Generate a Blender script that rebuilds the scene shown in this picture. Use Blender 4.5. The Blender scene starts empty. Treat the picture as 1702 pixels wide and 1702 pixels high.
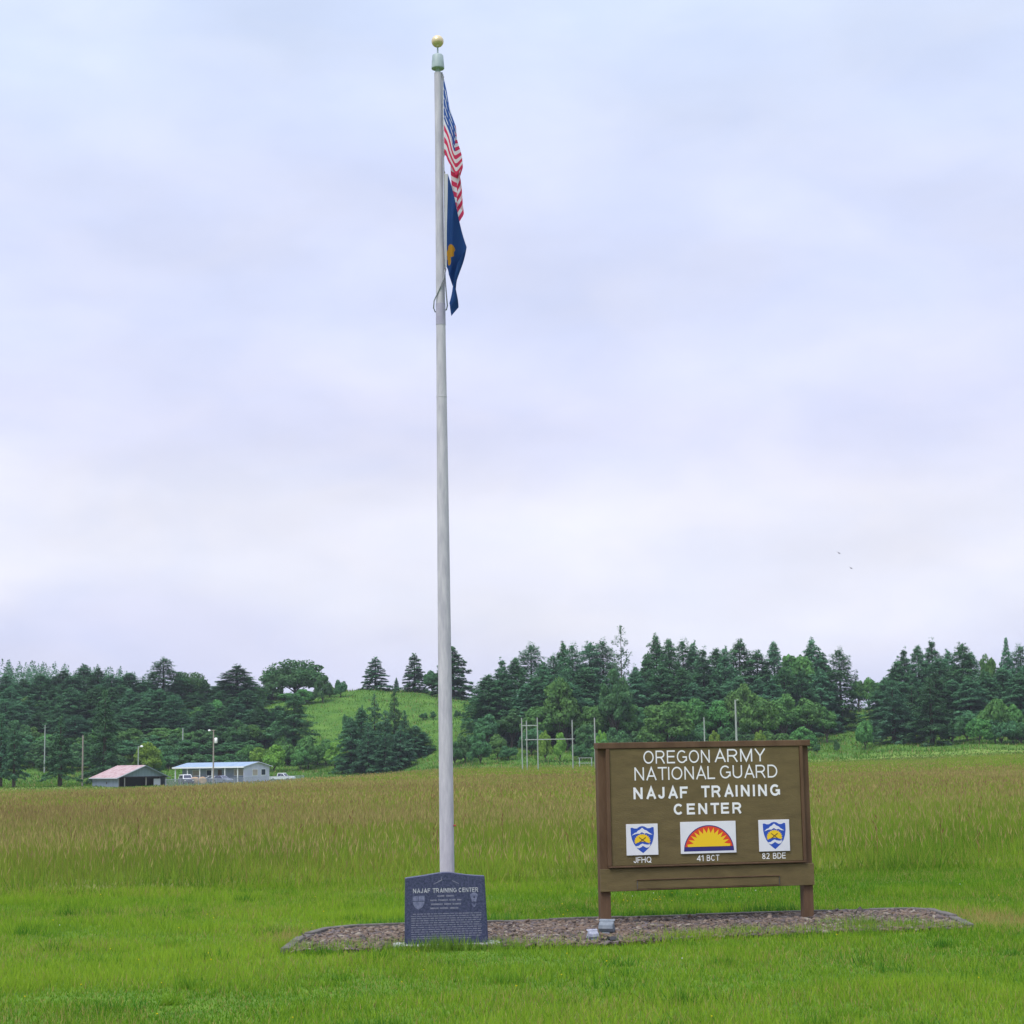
import bpy, bmesh, math, random
import numpy as np
from mathutils import Matrix, Vector

# ------------------------------------------------------------------ camera, sky, sun, exposure
sc = bpy.context.scene
col = sc.collection
R = math.radians

cam_d = bpy.data.cameras.new('camera')
cam_d.sensor_width = 36.0
cam_d.lens = 36.0 * 3000.0 / 1702.0
cam_d.clip_start = 0.1
cam_d.clip_end = 8000.0
cam = bpy.data.objects.new('camera', cam_d)
col.objects.link(cam)
cam.matrix_world = (Matrix.Translation((0, 0, 1.6)) @ Matrix.Rotation(math.pi / 2 + math.atan(411 / 3000), 4, 'X')
                    @ Matrix.Rotation(R(-0.96), 4, 'Z'))
sc.camera = cam

SUN_EL, SUN_AZ = 58.0, -35.0        # azimuth measured from behind the camera, towards its left
sun_d = bpy.data.lights.new('sun', 'SUN')
sun_d.energy = 1.5
sun_d.angle = R(25)
sun_d.color = (1.0, 0.96, 0.9)
sun = bpy.data.objects.new('sun', sun_d)
col.objects.link(sun)
sdir = Vector((math.sin(R(SUN_AZ)) * math.cos(R(SUN_EL)), -math.cos(R(SUN_AZ)) * math.cos(R(SUN_EL)), math.sin(R(SUN_EL))))
sun.rotation_euler = sdir.to_track_quat('Z', 'Y').to_euler()

w = bpy.data.worlds.new('World')
sc.world = w
w.use_nodes = True
nt = w.node_tree
nt.nodes.clear()
N = nt.nodes.new
L = nt.links.new
tc = N('ShaderNodeTexCoord')
sep = N('ShaderNodeSeparateXYZ'); L(tc.outputs['Generated'], sep.inputs[0])
# warp the elevation a little so the cloud bands are uneven
mp = N('ShaderNodeMapping'); mp.inputs['Scale'].default_value = (2.4, 2.4, 5.0)
mp.inputs['Location'].default_value = (3.1, 0.4, 1.7)
L(tc.outputs['Generated'], mp.inputs[0])
n1 = N('ShaderNodeTexNoise'); n1.inputs['Scale'].default_value = 1.0; n1.inputs['Detail'].default_value = 5; n1.inputs['Roughness'].default_value = 0.5
L(mp.outputs[0], n1.inputs['Vector'])
mp2 = N('ShaderNodeMapping'); mp2.inputs['Scale'].default_value = (6, 6, 15); mp2.inputs['Location'].default_value = (0.3, 5.4, 2.2)
L(tc.outputs['Generated'], mp2.inputs[0])
n2 = N('ShaderNodeTexNoise'); n2.inputs['Scale'].default_value = 1.0; n2.inputs['Detail'].default_value = 4
L(mp2.outputs[0], n2.inputs['Vector'])
wz = N('ShaderNodeMath'); wz.operation = 'MULTIPLY_ADD'; L(n1.outputs[0], wz.inputs[0]); wz.inputs[1].default_value = 0.13; wz.inputs[2].default_value = -0.065
el = N('ShaderNodeMath'); el.operation = 'ADD'; L(sep.outputs['Z'], el.inputs[0]); L(wz.outputs[0], el.inputs[1])
rp = N('ShaderNodeValToRGB'); L(el.outputs[0], rp.inputs[0])
cr = rp.color_ramp
cr.interpolation = 'EASE'
pts = [(0.0, (0.340, 0.345, 0.475)), (0.045, (0.395, 0.402, 0.512)), (0.085, (0.480, 0.481, 0.542)), (0.125, (0.485, 0.484, 0.545)),
       (0.185, (0.430, 0.438, 0.545)), (0.28, (0.400, 0.424, 0.540)), (0.40, (0.395, 0.442, 0.555)), (0.65, (0.60, 0.65, 0.76)), (1.0, (0.78, 0.83, 0.94))]
while len(cr.elements) < len(pts): cr.elements.new(0.5)
for e, (p, c) in zip(cr.elements, pts):
    e.position = p; e.color = (*c, 1)
br = N('ShaderNodeMapRange'); L(n2.outputs[0], br.inputs[0])
br.inputs[1].default_value = 0.3; br.inputs[2].default_value = 0.7; br.inputs[3].default_value = 0.93; br.inputs[4].default_value = 1.08
mp3 = N('ShaderNodeMapping'); mp3.inputs['Scale'].default_value = (11, 11, 22); mp3.inputs['Location'].default_value = (2.3, 1.4, 0.2)
L(tc.outputs['Generated'], mp3.inputs[0])
n3 = N('ShaderNodeTexNoise'); n3.inputs['Scale'].default_value = 1.0; n3.inputs['Detail'].default_value = 6; n3.inputs['Distortion'].default_value = 0.6
L(mp3.outputs[0], n3.inputs['Vector'])
tint = N('ShaderNodeMix'); tint.data_type = 'RGBA'; tint.blend_type = 'MULTIPLY'; tint.inputs['Factor'].default_value = 1.0
rp3 = N('ShaderNodeValToRGB'); rp3.color_ramp.elements[0].position = 0.34; rp3.color_ramp.elements[1].position = 0.66
rp3.color_ramp.elements[0].color = (0.93, 0.955, 1.0, 1); rp3.color_ramp.elements[1].color = (1.0, 1.0, 1.0, 1)
L(n3.outputs[0], rp3.inputs[0]); L(rp.outputs[0], tint.inputs['A']); L(rp3.outputs[0], tint.inputs['B'])
mul = N('ShaderNodeVectorMath'); mul.operation = 'SCALE'; L(tint.outputs['Result'], mul.inputs[0]); L(br.outputs[0], mul.inputs['Scale'])
sky = N('ShaderNodeTexSky'); sky.sky_type = 'NISHITA'; sky.sun_disc = False
sky.sun_elevation = R(SUN_EL); sky.sun_rotation = R(180 + SUN_AZ)
bg_sky = N('ShaderNodeBackground'); bg_sky.inputs[1].default_value = 0.05; L(sky.outputs[0], bg_sky.inputs[0])
bg_cl = N('ShaderNodeBackground'); bg_cl.inputs[1].default_value = 1.0; L(mul.outputs[0], bg_cl.inputs[0])
mx = N('ShaderNodeMixShader'); mx.inputs[0].default_value = 0.94       # a closed cloud deck with hardly any blue through it
L(bg_sky.outputs[0], mx.inputs[1]); L(bg_cl.outputs[0], mx.inputs[2])
ow = N('ShaderNodeOutputWorld'); L(mx.outputs[0], ow.inputs[0])

sc.view_settings.view_transform = 'Standard'
sc.view_settings.look = 'None'
sc.view_settings.exposure = 0.95
sc.view_settings.gamma = 1.0
sc.render.engine = 'CYCLES'
sc.cycles.use_denoising = True
sc.cycles.denoising_prefilter = 'ACCURATE'
sc.cycles.max_bounces = 6
sc.cycles.transparent_max_bounces = 16

# ------------------------------------------------------------------ helpers
def link(o, parent=None):
    col.objects.link(o)
    if parent is not None: o.parent = parent
    return o

def tag(o, label=None, cat=None, group=None, kind=None):
    if label: o['label'] = label
    if cat: o['category'] = cat
    if group: o['group'] = group
    if kind: o['kind'] = kind
    return o

def thing(name, label, cat, loc=(0, 0, 0), rz=0.0, group=None):
    o = bpy.data.objects.new(name, None)
    o.empty_display_size = 0.2
    o.location = loc; o.rotation_euler = (0, 0, rz)
    link(o)
    return tag(o, label, cat, group)

def fast_mesh(name, verts, faces, cols=None):
    """verts (n,3), faces (m,k) with a constant k"""
    verts = np.asarray(verts, np.float32); faces = np.asarray(faces, np.int32)
    me = bpy.data.meshes.new(name)
    k = faces.shape[1]
    me.vertices.add(len(verts)); me.vertices.foreach_set('co', verts.ravel())
    me.loops.add(faces.size); me.loops.foreach_set('vertex_index', faces.ravel())
    me.polygons.add(len(faces)); me.polygons.foreach_set('loop_start', np.arange(0, faces.size, k, dtype=np.int32))
    if cols is not None:
        a = me.color_attributes.new('Col', 'FLOAT_COLOR', 'POINT')
        c = np.ones((len(verts), 4), np.float32); c[:, :3] = cols
        a.data.foreach_set('color', c.ravel())
    me.update(calc_edges=True)
    return me

def obj(name, me, m, parent=None, smooth=False, **props):
    if m is not None: 
        me.materials.clear(); me.materials.append(m)
    if smooth:
        me.polygons.foreach_set('use_smooth', np.ones(len(me.polygons), bool))
    o = bpy.data.objects.new(name, me)
    link(o, parent)
    for k, v in props.items(): o[k] = v
    return o

class MB:
    """collects shapes and links them as one mesh object"""
    def __init__(s): s.bm = bmesh.new()
    def box(s, x0, x1, y0, y1, z0, z1, bev=0.0):
        r = bmesh.ops.create_cube(s.bm, size=1)
        vs = r['verts']
        for v in vs:
            v.co = ((x0 + x1) / 2 + v.co.x * (x1 - x0), (y0 + y1) / 2 + v.co.y * (y1 - y0), (z0 + z1) / 2 + v.co.z * (z1 - z0))
        if bev:
            es = list({e for v in vs for e in v.link_edges})
            bmesh.ops.bevel(s.bm, geom=es, offset=bev, segments=2, affect='EDGES', profile=0.6)
        return s
    def tube(s, pts, rad, n=8, cap=True):
        pts = [Vector(p) for p in pts]
        rads = rad if isinstance(rad, (list, tuple)) else [rad] * len(pts)
        rings = []
        for i, p in enumerate(pts):
            d = (pts[min(i + 1, len(pts) - 1)] - pts[max(i - 1, 0)]).normalized()
            a = d.orthogonal().normalized() if abs(d.z) < 0.99 else Vector((1, 0, 0))
            a = (a - d * a.dot(d)).normalized(); b = d.cross(a)
            rings.append([s.bm.verts.new(p + (a * math.cos(2 * math.pi * k / n) + b * math.sin(2 * math.pi * k / n)) * rads[i]) for k in range(n)])
        for i in range(len(rings) - 1):
            for k in range(n):
                f = s.bm.faces.new((rings[i][k], rings[i][(k + 1) % n], rings[i + 1][(k + 1) % n], rings[i + 1][k])); f.smooth = True
        if cap:
            for c_ in (s.bm.faces.new(rings[0][::-1]), s.bm.faces.new(rings[-1])):
                for e in c_.edges: e.smooth = False
        return s
    def lathe(s, prof, n=24, c=(0, 0, 0)):
        rings = [[s.bm.verts.new((c[0] + r * math.cos(2 * math.pi * k / n), c[1] + r * math.sin(2 * math.pi * k / n), c[2] + z)) for k in range(n)] for r, z in prof]
        for i in range(len(rings) - 1):
            for k in range(n):
                f = s.bm.faces.new((rings[i][k], rings[i][(k + 1) % n], rings[i + 1][(k + 1) % n], rings[i + 1][k])); f.smooth = True
        for c_ in (s.bm.faces.new(rings[0][::-1]), s.bm.faces.new(rings[-1])):
            for e in c_.edges: e.smooth = False
        return s
    def prism(s, pts, d0, d1, axis='y', bev=0.0):
        """2-d outline extruded; axis y: points are (x,z); axis z: (x,y); axis x: (y,z)"""
        def P(p, d): return {'y': (p[0], d, p[1]), 'z': (p[0], p[1], d), 'x': (d, p[0], p[1])}[axis]
        a = [s.bm.verts.new(P(p, d0)) for p in pts]; b = [s.bm.verts.new(P(p, d1)) for p in pts]
        n = len(pts); fs = [s.bm.faces.new(a), s.bm.faces.new(b[::-1])]
        for i in range(n): fs.append(s.bm.faces.new((a[i], b[i], b[(i + 1) % n], a[(i + 1) % n])))
        bmesh.ops.recalc_face_normals(s.bm, faces=fs)
        if bev:
            es = list(set(fs[0].edges) | set(fs[1].edges))
            bmesh.ops.bevel(s.bm, geom=es, offset=bev, segments=2, affect='EDGES')
        return s
    def build(s, name, m, parent=None, **props):
        me = bpy.data.meshes.new(name)
        big = [f for f in s.bm.faces if len(f.verts) > 4]
        if big: bmesh.ops.triangulate(s.bm, faces=big)
        s.bm.to_mesh(me); s.bm.free()
        return obj(name, me, m, parent, **props)

def arc(cx, cy, rx, ry, a0, a1, n=14):
    return [(cx + rx * math.cos(R(a0 + (a1 - a0) * i / n)), cy + ry * math.sin(R(a0 + (a1 - a0) * i / n))) for i in range(n + 1)]

GW = dict(O=1.02, R=.92, E=.80, G=1.0, N=.88, A=.98, M=1.04, Y=.96, T=.86, I=.0, L=.70, U=.88, D=.92, J=.62, F=.76, C=.96, H=.88, Q=1.02, B=.84)
GW.update({'1': .38, '4': .74, '8': .70, '2': .70})
def glyph(ch, s):
    """centre lines of a plain grotesque capital, cap height 1, stroke width s"""
    h = s / 2; w = GW[ch] if ch != 'I' else s
    x0, x1, y0, y1, c = h, w - h, h, 1 - h, w / 2
    o = arc(c, .5, c - h, .5 - h, 0, 360, 28)
    if ch == 'O': return w, [o]
    if ch == 'Q': return w, [o, [(.58 * w, .24), (w - .02, -.02)]]
    if ch == 'C': return w, [arc(c, .5, c - h, .5 - h, 42, 318, 24)]
    if ch == 'G': return w, [arc(c, .5, c - h, .5 - h, 44, 322, 24) + [(x1, .22), (x1, .47), (.56 * w, .47)]]
    if ch == 'D': return w, [[(x0, .5), (x0, y1), (.42 * w, y1)] + arc(.42 * w, .5, x1 - .42 * w, .5 - h, 88, -88, 16) + [(.42 * w, y0), (x0, y0), (x0, .5)]]
    if ch == 'B': return w, [[(x0, .54), (x0, y1), (.5 * w, y1)] + arc(.5 * w, (.54 + y1) / 2, .9 * x1 - .5 * w, (y1 - .54) / 2, 85, -85, 10) + [(.5 * w, .54), (x0, .54)],
                             [(x0, .5), (x0, y0), (.52 * w, y0)] + arc(.52 * w, (.54 + y0) / 2, x1 - .52 * w, (.54 - y0) / 2, -85, 85, 10) + [(.52 * w, .54), (x0, .54)]]
    if ch == 'R': return w, [[(x0, 0), (x0, y1), (.55 * w, y1)] + arc(.55 * w, (.47 + y1) / 2, .95 * x1 - .55 * w, (y1 - .47) / 2, 85, -85, 10) + [(.55 * w, .47), (x0, .47)], [(.50 * w, .47), (.66 * w, .36), (w - h * 1.05, 0)]]
    if ch == 'E': return w, [[(w, y1), (x0, y1), (x0, y0), (w, y0)], [(x0, .52), (w - .06, .52)]]
    if ch == 'F': return w, [[(w, y1), (x0, y1), (x0, 0)], [(x0, .50), (w - .10, .50)]]
    if ch == 'L': return w, [[(x0, 1), (x0, y0), (w, y0)]]
    if ch == 'T': return w, [[(0, y1), (w, y1)], [(c, 0), (c, y1)]]
    if ch == 'I': return w, [[(h, 0), (h, 1)]]
    if ch == 'H': return w, [[(x0, 0), (x0, 1)], [(x1, 0), (x1, 1)], [(x0, .53), (x1, .53)]]
    if ch == 'N': return w, [[(x0, 0), (x0, 1)], [(x1, 0), (x1, 1)], [(x0, 1 - h * .5), (x1, h * .5)]]
    if ch == 'M': return w, [[(x0, 0), (x0, 1)], [(x1, 0), (x1, 1)], [(x0, 1 - h * .3), (c, h * 1.1), (x1, 1 - h * .3)]]
    if ch == 'A': return w, [[(h, 0), (c, 1 - h * .8), (w - h, 0)], [(.22 * w, .32), (.78 * w, .32)]]
    if ch == 'Y': return w, [[(h, 1), (c, .44), (w - h, 1)], [(c, 0), (c, .44)]]
    if ch == 'U': return w, [[(x0, 1), (x0, .36)] + arc(c, .36, c - h, .36 - h, 185, 355, 14) + [(x1, .36), (x1, 1)]]
    if ch == 'J': return w, [[(x1, 1), (x1, .30)] + arc(c, .30, c - h, .30 - h, -5, -175, 12) + [(x0, .34)]]
    if ch == '1': return w, [[(x1, 0), (x1, 1)], [(0, .74), (x1, .97)]]
    if ch == '4': return w, [[(.78 * w, 0), (.78 * w, 1)], [(.74 * w, 1 - h), (x0, .30), (w, .30)]]
    if ch == '8': return w, [arc(c, .27, c - h, .27 - h, 0, 360, 20), arc(c, .76, (c - h) * .88, .24 - h, 0, 360, 20)]
    if ch == '2': return w, [arc(c, .72, c - h, .28 - h, 165, -25, 14) + [(.6 * w, .36), (x0, y0), (w, y0)]]

def text(name, body, u0, u1, z0, z1, y, m, parent, stroke=0.125, depth=0.0015, gap=0.20):
    """a word built stroke by stroke, fitted to the box u0..u1, z0..z1 on the plane y"""
    vs, fs = [], []; x = 0.0; glyphs = []
    for ch in body:
        if ch == ' ': x += 0.5; continue
        w, paths = glyph(ch, stroke); glyphs.append((x, paths)); x += w + gap * (0.55 if ch in 'ATYLF' else 1)
    tot = x - gap * (0.55 if body[-1] in 'ATYLF' else 1)
    k = 0
    for gx, paths in glyphs:
        for pth in paths:
            k += 1; d = depth + 0.00012 * (k % 4)
            P = [Vector(p) for p in pth]; n = len(P); closed = (P[0] - P[-1]).length < 1e-6
            base = len(vs)
            for i in range(n):
                a = (P[i] - P[i - 1]) if i > 0 else ((P[0] - P[-2]) if closed else None)
                b = (P[i + 1] - P[i]) if i + 1 < n else ((P[1] - P[0]) if closed else None)
                if a is None: a = b
                if b is None: b = a
                na = Vector((-a.y, a.x)).normalized(); nb = Vector((-b.y, b.x)).normalized()
                mm = na + nb
                if mm.length < 1e-4: mm = na
                mm.normalize(); off = mm * (stroke / 2) / max(0.42, mm.dot(na))
                for sgn in (1, -1):
                    q = P[i] + off * sgn
                    X = u0 + (gx + q.x) / tot * (u1 - u0); Z = z0 + q.y * (z1 - z0)
                    vs += [(X, y - d, Z), (X, y + 0.0002, Z)]
            for i in range(n - 1):
                b0, b1 = base + 4 * i, base + 4 * (i + 1)
                fs += [(b0, b0 + 2, b1 + 2, b1), (b0 + 1, b0, b1, b1 + 1), (b0 + 2, b0 + 3, b1 + 3, b1 + 2)]
    me = bpy.data.meshes.new(name); me.from_pydata(vs, [], fs); me.update()
    return obj(name, me, m, parent)

# ------------------------------------------------------------------ materials
MATS = {}
def mat(name, c, rough=0.7, c2=None, scale=8.0, detail=4.0, bump=0.0, bscale=40.0, metal=0.0, spec=0.4, coord='Object', stretch=(1, 1, 1), lo=0.35, hi=0.65):
    m = bpy.data.materials.new(name); m.use_nodes = True
    t = m.node_tree; b = t.nodes['Principled BSDF']
    b.inputs['Roughness'].default_value = rough; b.inputs['Metallic'].default_value = metal
    b.inputs['Specular IOR Level'].default_value = spec
    b.inputs['Base Color'].default_value = (*c, 1)
    tcn = t.nodes.new('ShaderNodeTexCoord'); mpn = t.nodes.new('ShaderNodeMapping'); mpn.inputs['Scale'].default_value = stretch
    t.links.new(tcn.outputs[coord], mpn.inputs[0])
    if c2 is not None:
        nz = t.nodes.new('ShaderNodeTexNoise'); nz.inputs['Scale'].default_value = scale; nz.inputs['Detail'].default_value = detail
        nz.inputs['Roughness'].default_value = 0.65
        t.links.new(mpn.outputs[0], nz.inputs['Vector'])
        r = t.nodes.new('ShaderNodeValToRGB'); r.color_ramp.elements[0].position = lo; r.color_ramp.elements[1].position = hi
        r.color_ramp.elements[0].color = (*c, 1); r.color_ramp.elements[1].color = (*c2, 1)
        t.links.new(nz.outputs[0], r.inputs[0]); t.links.new(r.outputs[0], b.inputs['Base Color'])
    if bump:
        nb = t.nodes.new('ShaderNodeTexNoise'); nb.inputs['Scale'].default_value = bscale; nb.inputs['Detail'].default_value = 4
        t.links.new(mpn.outputs[0], nb.inputs['Vector'])
        bp = t.nodes.new('ShaderNodeBump'); bp.inputs['Strength'].default_value = bump; bp.inputs['Distance'].default_value = 0.01
        t.links.new(nb.outputs[0], bp.inputs['Height']); t.links.new(bp.outputs[0], b.inputs['Normal'])
    MATS[name] = m
    return m

def leaf_mat(name, c, c2, trans=0.25, attr=False, nscale=0.35, hue=0.04, val=0.35):
    """foliage: leaf-to-leaf and plant-to-plant variation, a little light through the leaf"""
    m = bpy.data.materials.new(name); m.use_nodes = True
    t = m.node_tree; t.nodes.clear()
    Nn, Ll = t.nodes.new, t.links.new
    out = Nn('ShaderNodeOutputMaterial')
    if attr:
        a = Nn('ShaderNodeVertexColor'); a.layer_name = 'Col'; base = a.outputs[0]
    else:
        g = Nn('ShaderNodeNewGeometry'); oi = Nn('ShaderNodeObjectInfo'); tcn = Nn('ShaderNodeTexCoord')
        nz = Nn('ShaderNodeTexNoise'); nz.inputs['Scale'].default_value = nscale; nz.inputs['Detail'].default_value = 3
        Ll(tcn.outputs['Object'], nz.inputs['Vector'])
        ad = Nn('ShaderNodeMath'); ad.operation = 'MULTIPLY_ADD'; Ll(g.outputs['Random Per Island'], ad.inputs[0]); ad.inputs[1].default_value = 0.5
        ns = Nn('ShaderNodeMath'); ns.operation = 'MULTIPLY_ADD'; Ll(nz.outputs[0], ns.inputs[0]); ns.inputs[1].default_value = 1.5; ns.inputs[2].default_value = -0.5
        Ll(ns.outputs[0], ad.inputs[2])
        mxn = Nn('ShaderNodeMix'); mxn.data_type = 'RGBA'; Ll(ad.outputs[0], mxn.inputs['Factor'])
        mxn.inputs['A'].default_value = (*c, 1); mxn.inputs['B'].default_value = (*c2, 1)
        hs = Nn('ShaderNodeHueSaturation'); Ll(mxn.outputs['Result'], hs.inputs['Color'])
        h1 = Nn('ShaderNodeMath'); h1.operation = 'MULTIPLY_ADD'; Ll(oi.outputs['Random'], h1.inputs[0]); h1.inputs[1].default_value = hue; h1.inputs[2].default_value = 0.5 - hue / 2
        v1 = Nn('ShaderNodeMath'); v1.operation = 'MULTIPLY_ADD'; Ll(oi.outputs['Random'], v1.inputs[0]); v1.inputs[1].default_value = val; v1.inputs[2].default_value = 1 - val / 2
        Ll(h1.outputs[0], hs.inputs['Hue']); Ll(v1.outputs[0], hs.inputs['Value'])
        base = hs.outputs[0]
    d = Nn('ShaderNodeBsdfDiffuse'); tr = Nn('ShaderNodeBsdfTranslucent'); Ll(base, d.inputs[0]); Ll(base, tr.inputs[0])
    mm = Nn('ShaderNodeMixShader'); mm.inputs[0].default_value = trans; Ll(d.outputs[0], mm.inputs[1]); Ll(tr.outputs[0], mm.inputs[2])
    Ll(mm.outputs[0], out.inputs[0])
    MATS[name] = m
    return m

M = MATS
mat('sign_panel', (0.100, 0.074, 0.030), 0.8, (0.150, 0.112, 0.046), scale=9, detail=7, bump=0.3, bscale=90, stretch=(0.5, 1, 1.6), lo=0.3, hi=0.7)
mat('sign_frame', (0.082, 0.044, 0.023), 0.8, (0.128, 0.074, 0.040), scale=7, bump=0.25, bscale=80, stretch=(1, 1, 0.25))
mat('white_letter', (0.78, 0.78, 0.80), 0.45)
mat('white_plate', (0.66, 0.66, 0.72), 0.4, (0.72, 0.72, 0.77), scale=4)
mat('emblem_blue', (0.022, 0.075, 0.42), 0.5)
mat('emblem_navy', (0.028, 0.022, 0.16), 0.5)
mat('emblem_red', (0.66, 0.055, 0.018), 0.5)
mat('emblem_yellow', (0.80, 0.52, 0.015), 0.5)
mat('emblem_brown', (0.12, 0.07, 0.02), 0.6)
mat('granite', (0.014, 0.019, 0.055), 0.5, (0.075, 0.082, 0.160), scale=55, detail=8, bump=0.3, bscale=120, lo=0.32, hi=0.68)
mat('engraving', (0.26, 0.27, 0.34), 0.8, (0.50, 0.50, 0.54), scale=35)
mat('engraving_faint', (0.10, 0.11, 0.18), 0.8, (0.23, 0.23, 0.30), scale=35, detail=6)
mat('etched_shield', (0.10, 0.11, 0.20), 0.7, (0.19, 0.20, 0.31), scale=40)
mat('concrete', (0.062, 0.056, 0.052), 0.95, (0.150, 0.138, 0.125), scale=14, bump=0.4, bscale=60)
mat('concrete_pale', (0.26, 0.27, 0.28), 0.9, (0.46, 0.47, 0.48), scale=14, bump=0.3, bscale=60)
mat('gravel_base', (0.060, 0.040, 0.030), 0.95, (0.13, 0.090, 0.070), scale=30, bump=0.6, bscale=60)
mat('pole_metal', (0.385, 0.37, 0.43), 0.6, (0.54, 0.515, 0.565), scale=4.0, detail=9, metal=0.0, spec=0.35, stretch=(6, 6, 1.0))
mat('pole_band', (0.31, 0.29, 0.39), 0.6, (0.38, 0.36, 0.46), scale=8)
mat('truck_metal', (0.26, 0.33, 0.35), 0.5, (0.36, 0.43, 0.45), scale=9, metal=0.0)
mat('gold_ball', (0.62, 0.50, 0.30), 0.32, (0.70, 0.58, 0.36), scale=4, metal=0.35)
mat('rope', (0.22, 0.23, 0.28), 0.8, (0.40, 0.40, 0.42), scale=80)
mat('snap', (0.45, 0.45, 0.46), 0.4, metal=0.6)
mat('lamp_grey', (0.12, 0.145, 0.18), 0.6, (0.20, 0.225, 0.26), scale=20)
mat('lamp_silver', (0.22, 0.23, 0.30), 0.45, (0.40, 0.41, 0.48), scale=30, metal=0.2)
mat('lamp_glass', (0.10, 0.16, 0.30), 0.1, spec=0.8)
mat('lamp_black', (0.02, 0.02, 0.025), 0.5)
mat('lamp_head', (0.85, 0.85, 0.88), 0.4)
mat('barn_wall', (0.145, 0.185, 0.26), 0.7, (0.205, 0.245, 0.33), scale=1.2, stretch=(3, 3, 0.3))
mat('barn_gable', (0.105, 0.155, 0.185), 0.7, (0.15, 0.205, 0.235), scale=1.0, stretch=(3, 3, 0.3))
mat('barn_roof', (0.33, 0.19, 0.19), 0.75, (0.48, 0.38, 0.40), scale=0.9, detail=6, stretch=(1.5, 1.5, 0.5))
mat('fascia', (0.50, 0.52, 0.62), 0.6)
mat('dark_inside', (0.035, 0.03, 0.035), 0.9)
mat('timber_grey', (0.20, 0.19, 0.19), 0.9, (0.30, 0.29, 0.28), scale=3, stretch=(4, 4, 0.4))
mat('pole_wood', (0.22, 0.19, 0.165), 0.9, (0.33, 0.29, 0.26), scale=3, stretch=(4, 4, 0.4))
mat('pole_pale', (0.24, 0.28, 0.26), 0.8, (0.34, 0.37, 0.36), scale=2, stretch=(4, 4, 0.4))
mat('house_wall', (0.42, 0.43, 0.58), 0.75, (0.50, 0.51, 0.64), scale=1.0)
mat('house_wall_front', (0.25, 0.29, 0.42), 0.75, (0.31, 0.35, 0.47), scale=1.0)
mat('house_roof', (0.20, 0.29, 0.42), 0.55, (0.27, 0.36, 0.48), scale=0.8)
mat('house_white', (0.74, 0.76, 0.82), 0.5)
mat('window_dark', (0.03, 0.035, 0.07), 0.12, spec=0.7)
mat('window_tan', (0.34, 0.29, 0.27), 0.3, (0.42, 0.36, 0.33), scale=2)
mat('door_brown', (0.10, 0.06, 0.05), 0.6)
mat('car_white', (0.74, 0.76, 0.80), 0.3, spec=0.5)
mat('car_blue', (0.18, 0.20, 0.30), 0.3, spec=0.5)
mat('car_dark', (0.06, 0.06, 0.11), 0.35, spec=0.5)
mat('tyre', (0.015, 0.015, 0.017), 0.9)
mat('rim', (0.35, 0.35, 0.38), 0.4, metal=0.6)
mat('light_lens', (0.6, 0.6, 0.62), 0.2)
mat('tail_lens', (0.35, 0.02, 0.02), 0.3)
mat('hay', (0.36, 0.25, 0.16), 0.95, (0.50, 0.36, 0.25), scale=3, bump=0.6, bscale=8)
mat('fence_metal', (0.30, 0.33, 0.40), 0.6)
mat('bark', (0.050, 0.038, 0.028), 0.95, (0.095, 0.075, 0.055), scale=3, stretch=(4, 4, 0.5), bump=0.5, bscale=8)
mat('bird_dark', (0.05, 0.05, 0.06), 0.8)
leaf_mat('needle', (0.046, 0.136, 0.074), (0.132, 0.305, 0.138), hue=0.04, val=0.4)
leaf_mat('needle_dark', (0.040, 0.108, 0.062), (0.108, 0.240, 0.108), hue=0.04)
leaf_mat('needle_pale', (0.120, 0.205, 0.140), (0.200, 0.300, 0.180))
leaf_mat('leaf', (0.058, 0.160, 0.056), (0.155, 0.325, 0.088), hue=0.04, val=0.35)
leaf_mat('leaf_dark', (0.044, 0.128, 0.060), (0.110, 0.245, 0.090), hue=0.04)
leaf_mat('leaf_bright', (0.130, 0.270, 0.050), (0.230, 0.390, 0.072))
leaf_mat('blade', None, None, trans=0.4, attr=True)

# stones: tint of their own, one per island
m = bpy.data.materials.new('stone'); m.use_nodes = True
t = m.node_tree; b = t.nodes['Principled BSDF']; b.inputs['Roughness'].default_value = 0.9
g = t.nodes.new('ShaderNodeNewGeometry'); r = t.nodes.new('ShaderNodeValToRGB'); r.color_ramp.interpolation = 'CONSTANT'
for k, (p, c) in enumerate([(0, (0.105, 0.075, 0.060)), (0.24, (0.145, 0.100, 0.072)), (0.46, (0.060, 0.046, 0.042)), (0.64, (0.175, 0.130, 0.100)), (0.80, (0.115, 0.092, 0.095)), (0.94, (0.235, 0.20, 0.165))]):
    e = r.color_ramp.elements[k] if k < 2 else r.color_ramp.elements.new(p)
    e.position = p; e.color = (*c, 1)
t.links.new(g.outputs['Random Per Island'], r.inputs[0]); t.links.new(r.outputs[0], b.inputs['Base Color'])
M['stone'] = m

# ------------------------------------------------------------------ terrain
#TERRAIN-BEGIN
def ss(t):
    t = np.clip(t, 0, 1); return t * t * (3 - 2 * t)

RIDGE_X = [-400, -300, -68, -37, -24, -14, 8, 48, 92, 180, 400]
RIDGE_Z = [15, 17, 19.5, 20.9, 20.0, 18.0, 15.5, 14.0, 13.0, 15.0, 14]
FAR_X = [-700, -300, -227, -174, -126, -80, 0, 300]
FAR_Z = [50, 44, 38, 33, 23, 12, 6, 6]

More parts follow.
